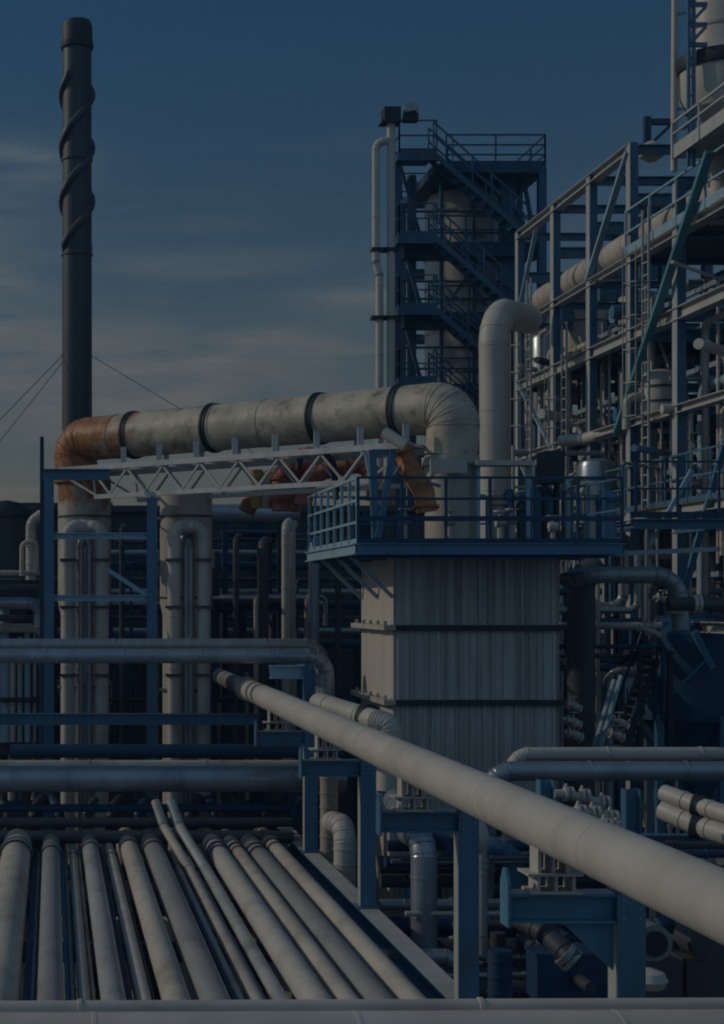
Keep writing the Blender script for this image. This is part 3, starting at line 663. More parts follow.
# column vessel on the right edge
VY = 36.0
t = thing('column_vessel','tall cream column vessel with a bulging drum at the right edge','vessel',(ux(722,VY),VY,0))
c = ux(722,VY); z = lambda v: vz(v,VY)
MB().lathe((c,VY,0),[(.3,18.5),(.3,z(122)),(.5,z(117)),(.78,z(111)),(.9,z(98)),(.92,z(75)),(.92,z(68)),(.72,z(52)),(.68,z(45)),(.68,z(-120)),(.3,z(-135))],40).build('shell','cream',t)
MB().lathe((c,VY,0),[(.97,z(72)),(.99,z(70)),(.99,z(60)),(.97,z(58))],40).build('band','charcoal',t)
m = MB()
for v in (30,-5,-40): m.ring((c,VY,z(v)),(0,0,1),.70,.06,40)
m.build('shell_ring','cream_dirty',t)
t = thing('ladder_frame','blue caged ladder frame left of the tall column vessel','ladder',(ux(687,35.6),35.6,19.6))
m = MB()
for u in (685,690): m.bar((ux(u,35.6),35.4,19.6),(ux(u,35.6),35.4,vz(-80,35.6)),.07)
for i in range(20): zz = 19.9 + i*.42; m.bar((ux(685,35.6),35.4,zz),(ux(690,35.6),35.4,zz),.03)
m.build('ladder','blue_steel',t)
for v in (-30,8,28,48): MB().bar((ux(685,35.6),35.4,vz(v,35.6)),(ux(703,35.6),35.4,vz(v,35.6)),.09).bar((ux(687,35.6),35.3,vz(v-2,35.6)),(ux(700,35.6),35.3,vz(v-16,35.6)),.07).build('bracket','blue_steel',t)
t = thing('mast_pipe','slim pale mast pipe rising past the top of picture at right','pipe',(ux(675,36.2),36.2,19.6))
MB().tube([(ux(674,36.2),36.2,19.7),(ux(675.5,36.2),36.2,vz(-90,36.2))],.075,14).build('pipe_run','cream',t)
m = MB()
for v in (15,75,110,130): MB().bar((ux(674,36.2),36.2,vz(v,36.2)),(ux(686,36.2),36.0,vz(v,36.2)),.05).build('bracket','blue_steel',t)
solo(MB().box(14.0,14.03,33.2,36.1,19.95,20.25).bar((14.0,33.2,20.75),(14.0,36.1,20.75),.05).bar((14.0,33.2,20.5),(14.0,36.1,20.5),.04).bar((14.0,36.08,19.95),(14.0,36.08,20.8),.05).bar((14.0,34.6,19.95),(14.0,34.6,20.8),.05).box(14.031,16,33.2,36.1,19.96,20.0),
     'vessel_gallery','pale_lit_steel','small pale railed gallery at the foot of the column vessel','gallery')

t = thing('inner_gantry','dense thin pale secondary steelwork standing inside the tall frame','steel frame',(16.2,45,0))
for x in (15.5,18.9):
    for i in range(9):
        y = 36.2 + i*1.75
        MB().bar((x,y,3),(x,y,17.9-.25*((i*7)%5)),.10).build('post','faded_blue' if x < 17 else 'pale_blue_steel',t)
    for z in (10.6,13.2,15.5,17.4):
        MB().bar((x-.07,36,z),(x-.07,50.6,z),.06,.12).build('rail_beam','faded_blue' if x < 17 else 'weathered_blue',t)
for i in range(9):
    y = 36.2 + i*1.75
    for z in (10.6,13.2,15.5): MB().bar((15.56,y+.09,z),(18.84,y+.09,z),.07,.12).build('cross_beam','weathered_blue',t)
for i in range(8):
    y = 36.2 + i*1.75; z = (10.6,13.2,15.5)[i%3]
    MB().bar((15.4,y,z),(15.4,y+1.75,z+2.2),.05).build('brace','pale_lit_steel',t)
    MB().bar((18.8,y+1.75,z),(18.8,y,z+2.2),.05).build('brace','weathered_blue',t)
for i,(x,y,z0_,z1_) in enumerate(((14.25,44.5,9.4,16.7),(14.25,38.4,12.2,18.4),(14.25,47.8,12.2,18.6))):
    t = thing('cat_ladder',['pale caged ladder on the middle of the steel frame front','pale caged ladder on the near bay of the steel frame','pale caged ladder on the far bay of the steel frame'][i],'ladder',(x,y,z0_))
    m = MB()
    for dy in (-.2,.2): m.bar((x,y+dy,z0_),(x,y+dy,z1_+1.0),.05)
    for q in range(int((z1_-z0_)/.3)): m.bar((x,y-.2,z0_+.2+q*.3),(x,y+.2,z0_+.2+q*.3),.03)
    m.build('ladder','pale_lit_steel',t)
    m = MB()
    for q in range(int((z1_-z0_-2)/.8)):
        z = z0_+2.2+q*.8; m.tube([(x,y-.22,z),(x-.35,y-.3,z),(x-.55,y,z),(x-.35,y+.3,z),(x,y+.22,z)],.015,6)
    for a_,b_ in ((-.35,.3),(-.55,0),(-.35,-.3)): m.bar((x+a_,y+b_,z0_+2.15),(x+a_,y+b_,z0_+2.25+.8*int((z1_-z0_-2)/.8-.01)),.02)
    m.build('cage','pale_lit_steel',t)
# clutter inside the frame: uprights
def uprights(n, xr, yr, zr0, zr1, rr, mats, where, group, name='upright_pipe'):
    L = []
    for i in range(n):
        x = random.uniform(*xr); y = random.uniform(*yr)
        L.append((x/y, x, y))
    L.sort()
    for i,(q,x,y) in enumerate(L):
        mt = random.choice(mats); r = random.choice(rr); z0 = random.uniform(*zr0); z1 = random.uniform(*zr1)
        colr = {'cream':'cream','cream_dirty':'stained cream','galv':'grey metal','blue_steel':'blue','pale_blue_steel':'pale blue','dark_steel':'dark','charcoal':'black','blue_clad':'blue-grey','dark_blue':'navy','weathered_blue':'faded blue','cream_worn':'worn cream','pale_lit_steel':'pale steel','white_paint':'white'}[mt]
        sz = 'thin' if r < .08 else ('fat' if r > .2 else 'slim')
        pts = [(x,y,z0),(x,y,z1)]
        if random.random() < .55:
            dx = random.choice((-1,1))*random.uniform(.5,1.8)
            pts += [(x+dx*(random.random()<.5), y + dx, z1 + .02)] if random.random() < .5 else [(x+dx,y,z1)]
        lb = f'{sz} {colr} upright pipe {where}, {nth(i+1)} from the left'
        fl = []
        for q in range(random.randint(0,2)): fl.append(((x,y,random.uniform(z0+.5,z1-.6)),(0,0,1)))
        pipe(name, lb, pts, r, mt, band=random.choice((0,1.2,1.8)), group=group, flanges=fl, n=12)
PAL = ['cream','cream','cream_dirty','galv','pale_blue_steel','white_paint','cream_dirty','blue_clad']
uprights(58,(15.0,17.3),(40.5,52),(4,13),(12.5,17.8),(.04,.05,.07,.1,.14),PAL+['dark_steel','blue_steel'],'in steel frame front','upright pipes in the steel frame')
uprights(34,(14.62,15.2),(35.5,52),(9,14),(13,18.2),(.03,.04,.06,.08),['cream','cream_worn','white_paint','pale_lit_steel','galv'],'on steel frame left face','upright pipes in the steel frame')
uprights(59,(17.8,22.5),(37,54),(3,11),(11.5,17.8),(.05,.06,.09,.13,.2),PAL+['dark_steel','blue_steel'],'deep in steel frame','upright pipes in the steel frame')
uprights(34,(15.0,20.5),(34.5,40),(8,13),(12.8,17.6),(.04,.06,.08,.12,.17),PAL+['dark_steel','blue_steel'],'in steel frame near end','upright pipes in the steel frame')
uprights(16,(11.2,14.0),(37,50),(3,8),(10.5,14.4),(.04,.06,.1),PAL+['dark_steel'],'between platform and steel frame','upright pipes by the platform')
# clutter inside the frame: level runs
def levels_runs(n, along, xr, yr, zs, rr, mats, where, group):
    L = []
    for i in range(n):
        L.append((random.choice(zs) + random.uniform(-.5,.5), random.uniform(*xr), random.uniform(*yr)))
    L.sort(reverse=True)
    for i,(z,x,y) in enumerate(L):
        mt = random.choice(mats); r = random.choice(rr)
        ln = random.uniform(2.5,7)
        if along == 'y': pts = [(x,max(yr[0],y-ln/2),z),(x,min(yr[1]+1,y+ln/2),z)]; ax = (0,1,0)
        else: pts = [(max(xr[0]-.4,x-ln/2),y,z),(min(xr[1]+.6,x+ln/2),y,z)]; ax = (1,0,0)
        if random.random() < .6:
            e = V(pts[-1]); pts.append(tuple(e + V((0,0,random.choice((-1,1))*random.uniform(.6,1.6)))))
        a, b = V(pts[0]), V(pts[1]); fl = [(a.lerp(b,random.uniform(.2,.8)),ax)] if random.random() < .5 else []
        pipe('level_pipe', f'{"lengthwise" if along=="y" else "crosswise"} pipe run {where}, {nth(i+1)} from the top', pts, r, mt, band=random.choice((0,1.0,1.5)), group=group, flanges=fl, n=12)
levels_runs(16,'y',(14.9,20.8),(36,50),(17.2,15.2,14.9,13,12.6,10.5),(.06,.09,.14,.2),PAL,'in the steel frame','level pipes in the steel frame')
levels_runs(34,'x',(15,20.5),(37,51),(17.5,15.5,14.9,13,12.6,11.2,10.2),(.06,.08,.12,.18),PAL+['dark_steel','blue_steel'],'in the steel frame','level pipes in the steel frame')
pipe('sloping_pipe','cream pipe run sloping gently across the front of the steel frame',[at(562,441,44),at(585,439,43),at(627,427,41.5)],.16,'cream',band=1.2)
# drums in the frame
for i,(u,v,Y,r_,h_,mt,lb) in enumerate(((660,415,39,.42,.9,'cream','cream drum with side nozzle hanging in the near bay of the frame'),(597,520,42,.5,1.4,'blue_clad','blue-grey drum low in the steel frame behind the platform rail'),
     (640,380,47,.6,2.4,'cream_dirty','stained cream drum deep in the middle of steel frame'),(585,400,50,.7,3.2,'cream_dirty','tall stained cream drum at the far bay of the steel frame'),(548,420,52,.6,2.6,'blue_clad','blue-grey drum behind the far columns of the steel frame'))):
    p = at(u,v,Y)
    t = thing('drum',lb,'drum',p)
    MB().lathe(p,[(r_*.5,-.12),(r_*.95,0),(r_,.1),(r_,h_),(r_*.9,h_+.12),(r_*.4,h_+.2)],24).build('shell',mt,t)
    MB().ring(p+V((0,0,h_*.35)),(0,0,1),r_*1.04,.06,24).ring(p+V((0,0,h_*.75)),(0,0,1),r_*1.04,.06,24).build('shell_ring','dark_steel',t)
    run(MB(),[p+V((-r_*.8,0,h_*.5)),p+V((-r_-.4,0,h_*.5)),p+V((-r_-.4,0,h_*.5-.8))],.1,n=12).build('nozzle',mt,t)
    MB().bar(p+V((-r_*.7,-.1,-2.4)),p+V((-r_*.7,-.1,-.02)),.1).bar(p+V((r_*.7,-.1,-2.4)),p+V((r_*.7,-.1,-.02)),.1).bar(p+V((-r_,-.1,-.1)),p+V((r_,-.1,-.1)),.1).build('leg','blue_steel',t)

# ------------------------------------------------------------------ background: added dark backdrops and vessels
def backdrop(name,label,x0,x1,y0,y1,h,pitch=1.2,mt='backdrop_dark'):  # dark wall added to fill gaps that are only shade
    t = thing(name,label,'building',((x0+x1)/2,y0,0))
    m = MB(); vs, fs = corrug((x0,y0,0),(x1,y0,0),0,h,(0,-1,0),pitch,.06); m.add(vs,fs); m.box(x0,x1,y0+.005,y1,0,h-.05); m.build('wall',mt,t,ang=10)
    MB().box(x0-.15,x1+.15,y0-.2,y1+.15,h,h+.18).build('roof','dark_steel',t)
    m = MB(); n = int((x1-x0)/3)
    for i in range(n+1):
        x = x0+.2+i*(x1-x0-.4)/n; m.ibeam((x,y0-.2,0),(x,y0-.2,h-.02),.2,.2,side=(0,1,0))
    m.build('wall_frame','dark_blue',t)
    return t
backdrop('truss_backdrop','added long dark low shed behind the vessels and truss',-16,12.5,47,52,vz(512,47))
backdrop('frame_backdrop','added dark blue shed behind the base of the steel frame',15.5,38,62,68,14.5,1.4)
# far-left drums with domed ends
for i,(u,v,r_,Y) in enumerate(((6,515,.62,42),(34,517,.62,42.6),(-30,516,.62,42))):
    x = ux(u,Y); zt = vz(v,Y)
    t = thing('domed_drum',['dark domed drum at the far left edge of the picture','dark domed drum right of the one at the far left edge','dark domed drum just outside the left edge of picture'][i],'drum',(x,Y,0),'dark domed drums at far left')
    MB().lathe((x,Y,0),[(r_,6),(r_,zt-.08)],28).build('shell','dark_steel',t)
    MB().lathe((x,Y,0),[(r_*1.05,zt-.1),(r_*1.05,zt),(r_*.9,zt+.18),(r_*.6,zt+.32),(r_*.15,zt+.38)],28).build('dome','charcoal',t)
    MB().lathe((x,Y,0),[(r_*1.02,vz(580,Y)),(r_*1.02,vz(577,Y))],28).build('shell_ring','galv',t)
pipe('bent_pipe','cream pipe with bent top beside the far left drums',[at(31,580,40),at(31,522,40),at(42,514,40)],.13,'cream',band=.7,flanges=[(at(31,545,40),(0,0,1))])
pipe('bent_pipe','slim cream pipe hooking over left of the blue portal',[at(22,576,39),at(22,542,39),at(37,542,39),at(37,572,39)],.06,'cream_dirty')
LP = [(573,.07,'cream_dirty',-60,46),(588,.1,'dark_steel',-60,46),(603,.16,'blue_clad',-60,40),(618,.09,'dark_steel',-60,46),(628,.12,'cream_dirty',-60,44)]
for i,(v,r_,mt,u0,u1) in enumerate(LP):
    Y = 39.5 + i*.3
    pipe('side_pipe',f'level pipe behind the portal at the far left, {nth(i+1)} from the top',[(ux(u0,Y),Y,vz(v,Y)),(ux(u1,Y),Y,vz(v,Y)),(ux(u1,Y),Y+.02,vz(v,Y)-.6)],r_,mt,band=.6,group='level pipes at far left')
for i in range(8):
    u = -10 + i*7.5; Y = 41 
    pipe('stub_pipe',f'short upright pipe at the far left, {nth(i+1)} from the left',[at(u,742,Y),at(u,random.uniform(590,650),Y)],random.choice((.05,.08,.12)),random.choice(PAL),band=.5,group='short upright pipes at far left')
m = MB(); railing(m,[at(-80,596,40.5),at(45,596,40.5)],.9,.7,.05); solo(m,'guard_rail','dark_steel','dark guard rail before the far left drums','railing')
# behind the truss: dark pipes before the backdrop
drum_y = 42
t = thing('surge_drum','horizontal blue-grey drum below the truss, behind the white risers','drum',(ux(250,drum_y),drum_y,12))
MB().tube([at(206,514,drum_y),at(209,514,drum_y),at(296,514,drum_y),at(300,514,drum_y)],[.1,.26,.26,.1],24).build('shell','blue_clad',t)
MB().bar(at(225,520,drum_y),at(225,740,drum_y),.14).bar(at(280,520,drum_y),at(280,740,drum_y),.14).build('leg','dark_blue',t)
for i,(u,v0,v1,r_,mt) in enumerate(((286,526,660,.11,'cream'),(292,528,660,.09,'cream_dirty'),(263,545,640,.14,'dark_steel'),(314,545,660,.13,'blue_clad'),(256,600,640,.06,'cream_dirty'),(307,600,650,.07,'cream_dirty'),(338,560,660,.08,'dark_steel'),(122,530,660,.07,'dark_steel'),(236,540,660,.08,'dark_steel'))):
    Y = 40.0 + .3*(i%3)
    pipe('back_pipe',f'{"cream" if mt.startswith("cream") else "dark"} upright pipe before the dark shed, {["brightest, left one of a close pair","brightest, right one of a close pair","thick, left of the bright pair","thick, right of the bright pair","short, left of the bright pair","short, right of the bright pair","nearest to the clad box","between the two vessels","nearest the second vessel"][i]}',
         [at(u,v1+120,Y),at(u,v0,Y),at(u+3,v0-4,Y+1)],r_,mt,band=1.1,group='upright pipes before the dark shed')
for i in range(9):
    v = 540 + i*13; Y = 43.5 + (i%3)*.6
    pipe('back_run',f'dim level pipe before the dark shed, {nth(i+1)} from the top',[(ux(-60 if i%2 else 110,Y),Y,vz(v,Y)),(ux(360,Y),Y,vz(v,Y))],(.05,.09,.13)[i%3],('dark_steel','blue_clad','dark_blue')[i%3],band=2,group='level pipes before the dark shed')
uprights(26,(-3.5,6.5),(40.5,46),(3,8),(9.5,12.2),(.04,.06,.1,.16),['dark_steel','dark_steel','dark_blue','galv','cream_dirty','charcoal'],'before dark shed wall','upright pipes before shed wall')
levels_runs(22,'x',(-3.5,6.5),(40.5,46),(12,11.2,10.4,9.6,8.8,8.0,7.2),(.04,.06,.1,.15),['dark_steel','dark_blue','blue_clad','cream_dirty','charcoal','galv'],'before dark shed wall','level pipes before shed wall')
# tube bank below (fence of uprights behind the risers, between the beams)
for i in range(26):
    u = -8 + i*10.2 + random.uniform(-2,2); Y = 41.5 + random.uniform(-.4,.4)
    pipe('bank_tube',f'dim upright tube in the bank behind the risers, {nth(i+1)} from the left',[at(u,800,Y),at(u,random.choice((668,672,700,722)),Y)],random.choice((.05,.07,.1)),random.choice(('dark_steel','cream_dirty','blue_clad','dark_steel')),group='tube bank behind the risers')

# pipes and stubs between the rack end and the cross pipes
for i in range(12):
    u = 8 + i*26; Y = 34.5
    t = pipe('feed_pipe',f'dim feed pipe dropping behind the cross pipes at left, {nth(i+1)} from the left',[at(u,905,Y),at(u,812,Y),at(u+random.choice((-9,9)),800,Y+.6)],(.09,.15,.12)[i%3],('dark_steel','charcoal','dark_blue')[i%3],band=.6,group='feed pipes behind the cross pipes')
for i,(v,mt,r_) in enumerate(((808,'dark_blue',.08),(821,'dark_steel',.1),(834,'dark_steel',.13))):
    pipe('dim_run',f'dark level pipe low behind the rack pipes, {nth(i+1)} from the top',[(ux(-60,32.3),32.3-.2*i,vz(v,32.3)),(ux(290,32.3),32.3-.2*i,vz(v,32.3))],r_,mt,band=1.2,group='dark level pipes behind the rack')

# ------------------------------------------------------------------ right: cross pipes before the box
hpipe(512, 860, 754, 27.4, 7, 'cream_worn', 'pale clad pipe crossing to the right edge below the box, upper of two', back=2.2)
hpipe(488, 860, 771, 26.6, 10, 'blue_clad', 'thicker blue-grey clad pipe right of the box, lower of two', back=2.2)
# exhaust and elbow pipe
pipe('exhaust_pipe','fat dull upright pipe right of the clad box',[(ux(581,34),34,2),(ux(581,34),34,vz(578,34)),(ux(600,34),34,vz(566,34))],.29,'dark_steel',bend=.3,band=1.6,n=26)
pipe('elbow_run','grey pipe running right then elbowing down under the platform corner',[at(566,580,32.6),at(585,575,32),at(678,575,32),at(681,630,32)],.17,'galv',bend=.5,band=.8,n=20,flanges=[(at(676,612,32),(0,0,1))])
pipe('elbow_run','dark pipe with a bright cream stub at the right edge',[at(668,604,31),at(740,604,31)],.14,'dark_steel',flanges=[(at(694,604,31),(1,0,0))],fmat='cream')
# blue hopper tank
HY = 37
hx = ux(697,HY); hr = 1.55
mat('tank_blue', (.018,.062,.13), .25, 1.6, rough=.5, dirt=(.02,.025,.03), bump=.04)
t = thing('hopper_tank','big dark blue tank with cone base behind the right cross pipes','tank',(hx,HY,0))
MB().lathe((hx,HY,0),[(.3,vz(800,HY)),(.5,vz(778,HY)),(hr,vz(715,HY)),(hr,vz(632,HY)),(hr*.7,vz(618,HY)),(.2,vz(612,HY))],48).build('shell','tank_blue',t)
MB().ring((hx,HY,vz(715,HY)),(0,0,1),hr+.04,.1,48).build('shell_ring','dark_blue',t)
for a in (-2.5,-1.6,-.7,.6,1.8): MB().bar((hx+hr*.98*math.cos(a),HY+hr*.98*math.sin(a),0),(hx+hr*.98*math.cos(a),HY+hr*.98*math.sin(a),vz(712,HY)),.16).build('leg','blue_steel',t)
MB().bar(at(694,632,35.2),at(712,668,35.2),.14).bar(at(706,660,35.1),at(668,698,35.2),.04).build('brace','weathered_blue',t)
# spiral stair with bright treads
t = thing('access_stair','dark steep stair with pale treads left of the blue tank','stair',at(640,745,34.4))
a, b = at(626,748,34.4), at(657,660,34.8)
MB().bar(a,b,.05,.16).bar(a+V((0,.6,0)),b+V((0,.6,0)),.05,.16).build('stringer','charcoal',t)
for i in range(12):
    q = a.lerp(b,i/11); MB().box(q.x-.12,q.x+.12,q.y+.03,q.y+.57,q.z-.015,q.z+.02).build('tread','cream',t)
m = MB()
for yy in (0,.6): m.bar(a+V((0,yy,.9)),b+V((0,yy,.9)),.04); 
m.bar(a,a+V((0,0,.9)),.04).bar(b,b+V((0,0,.9)),.04); m.build('handrail','charcoal',t)
solo(MB().box(ux(638,34.6),ux(672,34.6),34.5,35.6,vz(655,34.6),vz(651,34.6)).bar(at(640,656,34.6),at(640,800,34.6),.1).bar(at(670,656,34.6),at(670,800,34.6),.1),'stair_landing','charcoal','small dark landing at the head of the steep stair','landing')
t = thing('conveyor_ladder','pair of pale slanting rails leaning beside the fat dull pipe','ladder',at(598,745,32.6))
MB().bar(at(594,748,32.6),at(614,680,33.2),.07).bar(at(600,748,32.5),at(621,676,33.1),.07).build('rail','pale_blue_steel',t)
m = MB()
for i in range(8): f = (i+.5)/8; m.bar(at(594,748,32.6).lerp(at(614,680,33.2),f),at(600,748,32.5).lerp(at(621,676,33.1),f),.03)
m.build('rung','galv',t)
for i,(u,v,r_) in enumerate(((573,706,.12),(573,722,.12),(574,735,.15),(619,722,.12),(616,735,.14),(663,600,.12),(645,630,.09),(652,632,.09))):
    q = at(u,v,32.2 if u < 600 else 33.4)
    r_ *= .72
    solo(MB().tube([q+V((-.2,0,.06)),q+V((-.05,-.03,.03)),q+V((.02,-.05,0)),q+V((.16,-.02,-.08))],[r_*.55,r_*.6,r_,r_*.5],14).ring(q+V((-.12,0,.05)),(1,0,-.2),r_*1.2,.03).ring(q+V((.12,-.03,-.06)),(1,0,-.4),r_*1.1,.03).bar(q,q+V((0,-.02,.2)),.03).ring(q+V((0,-.02,.2)),(0,0,1),r_,.02),'valve_fitting','cream',
         ['cream bulb fitting on the fat dull pipe, top of three','cream bulb fitting on the fat dull pipe, middle of three','cream bulb fitting on fat dull pipe, bottom of three','pale valve body at the foot of the steep stair, upper','pale valve body at the foot of the steep stair, lower','pale fitting under the grey elbow pipe','left pale fitting above the stair landing','right pale fitting above the stair landing'][i],'valve','pale fittings right of the box')
t = thing('walkway_beam','long blue walkway beam with handrail at right above the grey elbow pipe','walkway',at(670,524,31.5))
MB().ibeam((ux(634,31.5),31.5,vz(524,31.5)),(ux(800,31.5),31.5,vz(524,31.5)),.3,.2).build('beam','blue_steel',t)
m = MB(); railing(m,[(ux(634,31.5),31.4,vz(518,31.5)),(ux(800,31.5),31.4,vz(518,31.5))],1.1,.8,.045); m.build('railing','dark_blue',t)
for u in (640,712): MB().ibeam((ux(u,31.5),31.66,vz(526,31.5)),(ux(u,31.5),33.4,vz(526,31.5)),.14,.16).build('bracket','blue_steel',t)
MB().bar(at(692,470,31.7),at(650,545,31.7),.08).build('brace','pale_blue_steel',t)
solo(MB().bar((ux(560,31.2),31.2,vz(556,31.2)),(ux(720,31.2),31.2,vz(549,31.2)),.06,.09),'conduit_run','galv','thin grey conduit running right from under the platform','conduit')
levels_runs(9,'x',(11.0,12.6),(34.5,37),(11,10.3,9.6,9.0,8.3),(.05,.08,.12),['dark_steel','galv','dark_blue','cream_dirty','cream'],'low between box and tank','pipes between box and tank')
uprights(12,(10.6,12.9),(34.8,38),(2,6),(8,11.3),(.05,.08,.12),['dark_steel','dark_steel','galv','dark_blue','cream_dirty'],'low between box and tank','pipes between box and tank')

# ------------------------------------------------------------------ right middle: post, valves, twin pipes
t = thing('guide_post','short bright blue post beyond the long pipe at right','post',at(630,840,23))
MB().ibeam((ux(631,23),23,3),(ux(631,23),23,vz(789,23)),.2,.22,side=(0,1,0)).build('post','blue_steel',t)
MB().ibeam((ux(545,25),25,3),(ux(545,25),25,vz(780,25)),.22,.22,side=(0,1,0)).build('post','weathered_blue',t)
MB().ibeam((ux(545,25),25.0,vz(842,25)),(ux(760,25),25.0,vz(842,25)),.2,.24).build('tie_beam','blue_steel',t)
for i,(v0,v1,r_) in enumerate(((793,806,.13),(810,826,.16))):
    pipe('twin_pipe',['upper of two short cream pipes sloping at the right edge','lower of two short cream pipes sloping at right edge'][i],[at(664,v0,24),at(700,v1,23.4),at(745,v1+14,22.6)],r_,'cream',band=.5,flanges=[(at(696,v1-1,23.46),(1,-.9,-.2))],fmat='charcoal')
VB = [('valve cluster with cream bodies on a short pipe above the long pipe',[(566,794),(582,796),(602,803)],26),('cream valve assembly left of the short blue post',[(578,812),(592,813),(610,818)],24.5),('cream valve on a stem touching the short blue post',[(604,826),(616,829)],24)]
for lb,us,Y in VB:
    q0 = at(*us[0],Y); q1 = at(*us[-1],Y)
    t = thing('valve_set',lb,'valve',q0)
    run(MB(),[q0-V((.2,0,0)),q0,q1,q1+V((.1,0,-1.2))],.075,n=14).build('pipe_run','cream',t)
    for u,v in us:
        q = at(u,v,Y); MB().ring(q,(1,0,0),.12,.05).ring(q+V((.09,0,0)),(1,0,0),.12,.05).lathe(q,[(.06,-.1),(.09,0),(.05,.08),(.025,.15),(.025,.16),(.02,.17)],14).build('valve_body','cream',t)
uprights(9,(7.5,11.5),(23,28.5),(2,4),(5.4,6.3),(.05,.07,.1),['cream','dark_steel','cream_dirty','galv'],'by clad box foot','pipes at the clad box foot')
t = thing('grille','dark grille panel with pale bars under the twin cream pipes','grille',at(690,845,25.5))
m = MB()
for u in range(670,760,8): m.bar(at(u,826,25.5),at(u,850,25.5),.04)
m.bar(at(668,826,25.5),at(760,826,25.5),.05).bar(at(668,838,25.5),at(760,838,25.5),.04); m.build('bars','galv',t)
MB().box(ux(668,25.6),ux(760,25.6),25.6,25.66,vz(860,25.6),vz(824,25.6)).build('panel','charcoal',t)

# ------------------------------------------------------------------ right bottom: pipes below the long pipe
pipe('hooked_pipe','fat blue-grey clad pipe hooking over left of the second nearest support',[at(395,800,27),at(408,832,25.4),at(424,838,24.6),at(424,1000,24.6)],.2,'blue_clad',bend=.34,band=.62,n=24)
pipe('cream_elbow','stubby cream elbow beside the third nearest support',[at(332,822,30),at(345,826,29),at(345,905,29)],.2,'cream',bend=.34,band=.28,n=22)
pipe('ringed_pipe','pale upright pipe ringed with bands near the left foot of the box',[at(329,900,31),at(329,768,31)],.17,'cream_dirty',band=.28,n=20)
pipe('thin_riser','thin grey upright pipe with bulb head under the long pipe',[at(483,962,23.6),at(483,846,23.6)],.065,'galv',band=.9,flanges=[(at(483,866,23.6),(0,0,1))])
solo(MB().lathe(at(479,846,23.6),[(.05,-.1),(.13,0),(.15,.14),(.11,.3),(.04,.38)],18).ring(at(471,836,23.6),(1,0,.3),.13,.06),'bulb_valve','cream','cream bulb valve on top of the thin grey upright pipe','valve')
pipe('banded_stub','short dark blue banded pipe end at the bottom centre',[at(500,1040,20),at(500,950,20)],.15,'dark_blue',band=.2,n=20)
LR2 = [(848,25.6,.17,'blue_steel',440,512),(862,27,.09,'dark_blue',385,560),(880,27.5,.13,'dark_steel',380,620),(905,26.5,.1,'blue_clad',380,560),(925,26,.14,'dark_blue',385,720),(943,27,.09,'cream_dirty',380,560),
       (958,25,.17,'dark_blue',480,760),(975,24.5,.12,'dark_steel',380,760),(990,24,.15,'dark_steel',380,760),(1010,23,.14,'dark_blue',380,760),(895,28,.2,'dark_blue',560,760),(938,23,.06,'blue_clad',640,760),(868,29,.22,'dark_steel',380,760),(1000,28,.2,'charcoal',380,760),(965,29,.2,'charcoal',380,760),(930,30,.22,'charcoal',330,760)]
LR2.sort()
for i,(v,Y,r_,mt,u0,u1) in enumerate(LR2):
    pipe('low_run',f'dim level pipe low right under the long pipe, {nth(i+1)} from the top',[(ux(u0,Y),Y,vz(v,Y)),(ux(u1,Y),Y,vz(v,Y)),(ux(u1,Y)+.1,Y,vz(v,Y)-.7)],r_,mt,band=1.3,group='level pipes low right under the long pipe',
         flanges=[((ux(u0+.4*(u1-u0),Y),Y,vz(v,Y)),(1,0,0))] if i%2 else ())
uprights(16,(5.6,11.5),(22,29.5),(1,3),(4.2,5.8),(.05,.08,.12),['dark_steel','galv','dark_blue','cream_dirty','blue_steel','dark_steel'],'low right under the long pipe','upright pipes low right')
levels_runs(22,'x',(5.8,12),(22,29),(6.2,5.6,5.0,4.4,3.8),(.04,.06,.09),['dark_steel','dark_blue','galv','cream_dirty','blue_clad','charcoal'],'low under the long pipe','fine level pipes low right')
levels_runs(14,'y',(5.8,12),(21,30),(6.0,5.2,4.4),(.05,.08,.12),['dark_steel','dark_blue','charcoal'],'low under the long pipe','fine level pipes low right')
pipe('cranked_pipe','dark pipe slanting under the nearest support beam',[at(512,915,20.5),at(548,935,20),at(575,962,19.6)],.13,'dark_steel',band=.5,n=20,flanges=[(at(566,955,19.7),(1,-.3,-.9))],fmat='galv')
t = thing('pump','pump with a pale ring casing right of the nearest support','pump',at(650,948,17.5))
q = at(648,940,17.5)
MB().tube([q+V((0,-.18,0)),q+V((0,.3,0))],[.2,.2],24).build('casing','galv',t)
MB().ring(q+V((0,-.19,0)),(0,1,0),.14,.05,22).build('impeller_eye','charcoal',t)
MB().tube([q+V((.05,0,.05)),q+V((.32,.05,.32))],.07,14).build('outlet','dark_blue',t)
MB().box(q.x-.25,q.x+.3,q.y-.2,q.y+.4,q.z-.6,q.z-.19).build('base','dark_steel',t)
t = thing('pump','pump with dull casing at the right edge below the long pipe','pump',at(705,940,17.5))
q = at(702,940,17.8)
MB().tube([q+V((0,-.18,0)),q+V((0,.3,0))],[.2,.2],24).build('casing','dark_steel',t)
MB().lathe(q+V((0,0,.18)),[(.1,0),(.12,.05),(.05,.12),(.03,.3),(.12,.31),(.12,.33)],16).build('valve_stem','galv',t)
MB().box(q.x-.25,q.x+.3,q.y-.2,q.y+.4,q.z-.6,q.z-.19).build('base','dark_steel',t)
solo(MB().lathe(at(648,978,16.6),[(.16,-.1),(.2,-.02),(.16,.06),(.05,.1)],24),'dish_cover','cream','pale round cover below the ringed pump','cover')
solo(MB().box(ux(535,22),ux(640,22),21.9,22.4,vz(1000,22),vz(955,22)).box(ux(533,22),ux(642,22),21.88,22.42,vz(955,22)+.003,vz(952,22)),'pump_skid','dark_blue','dark blue skid box behind the nearest support','skid')

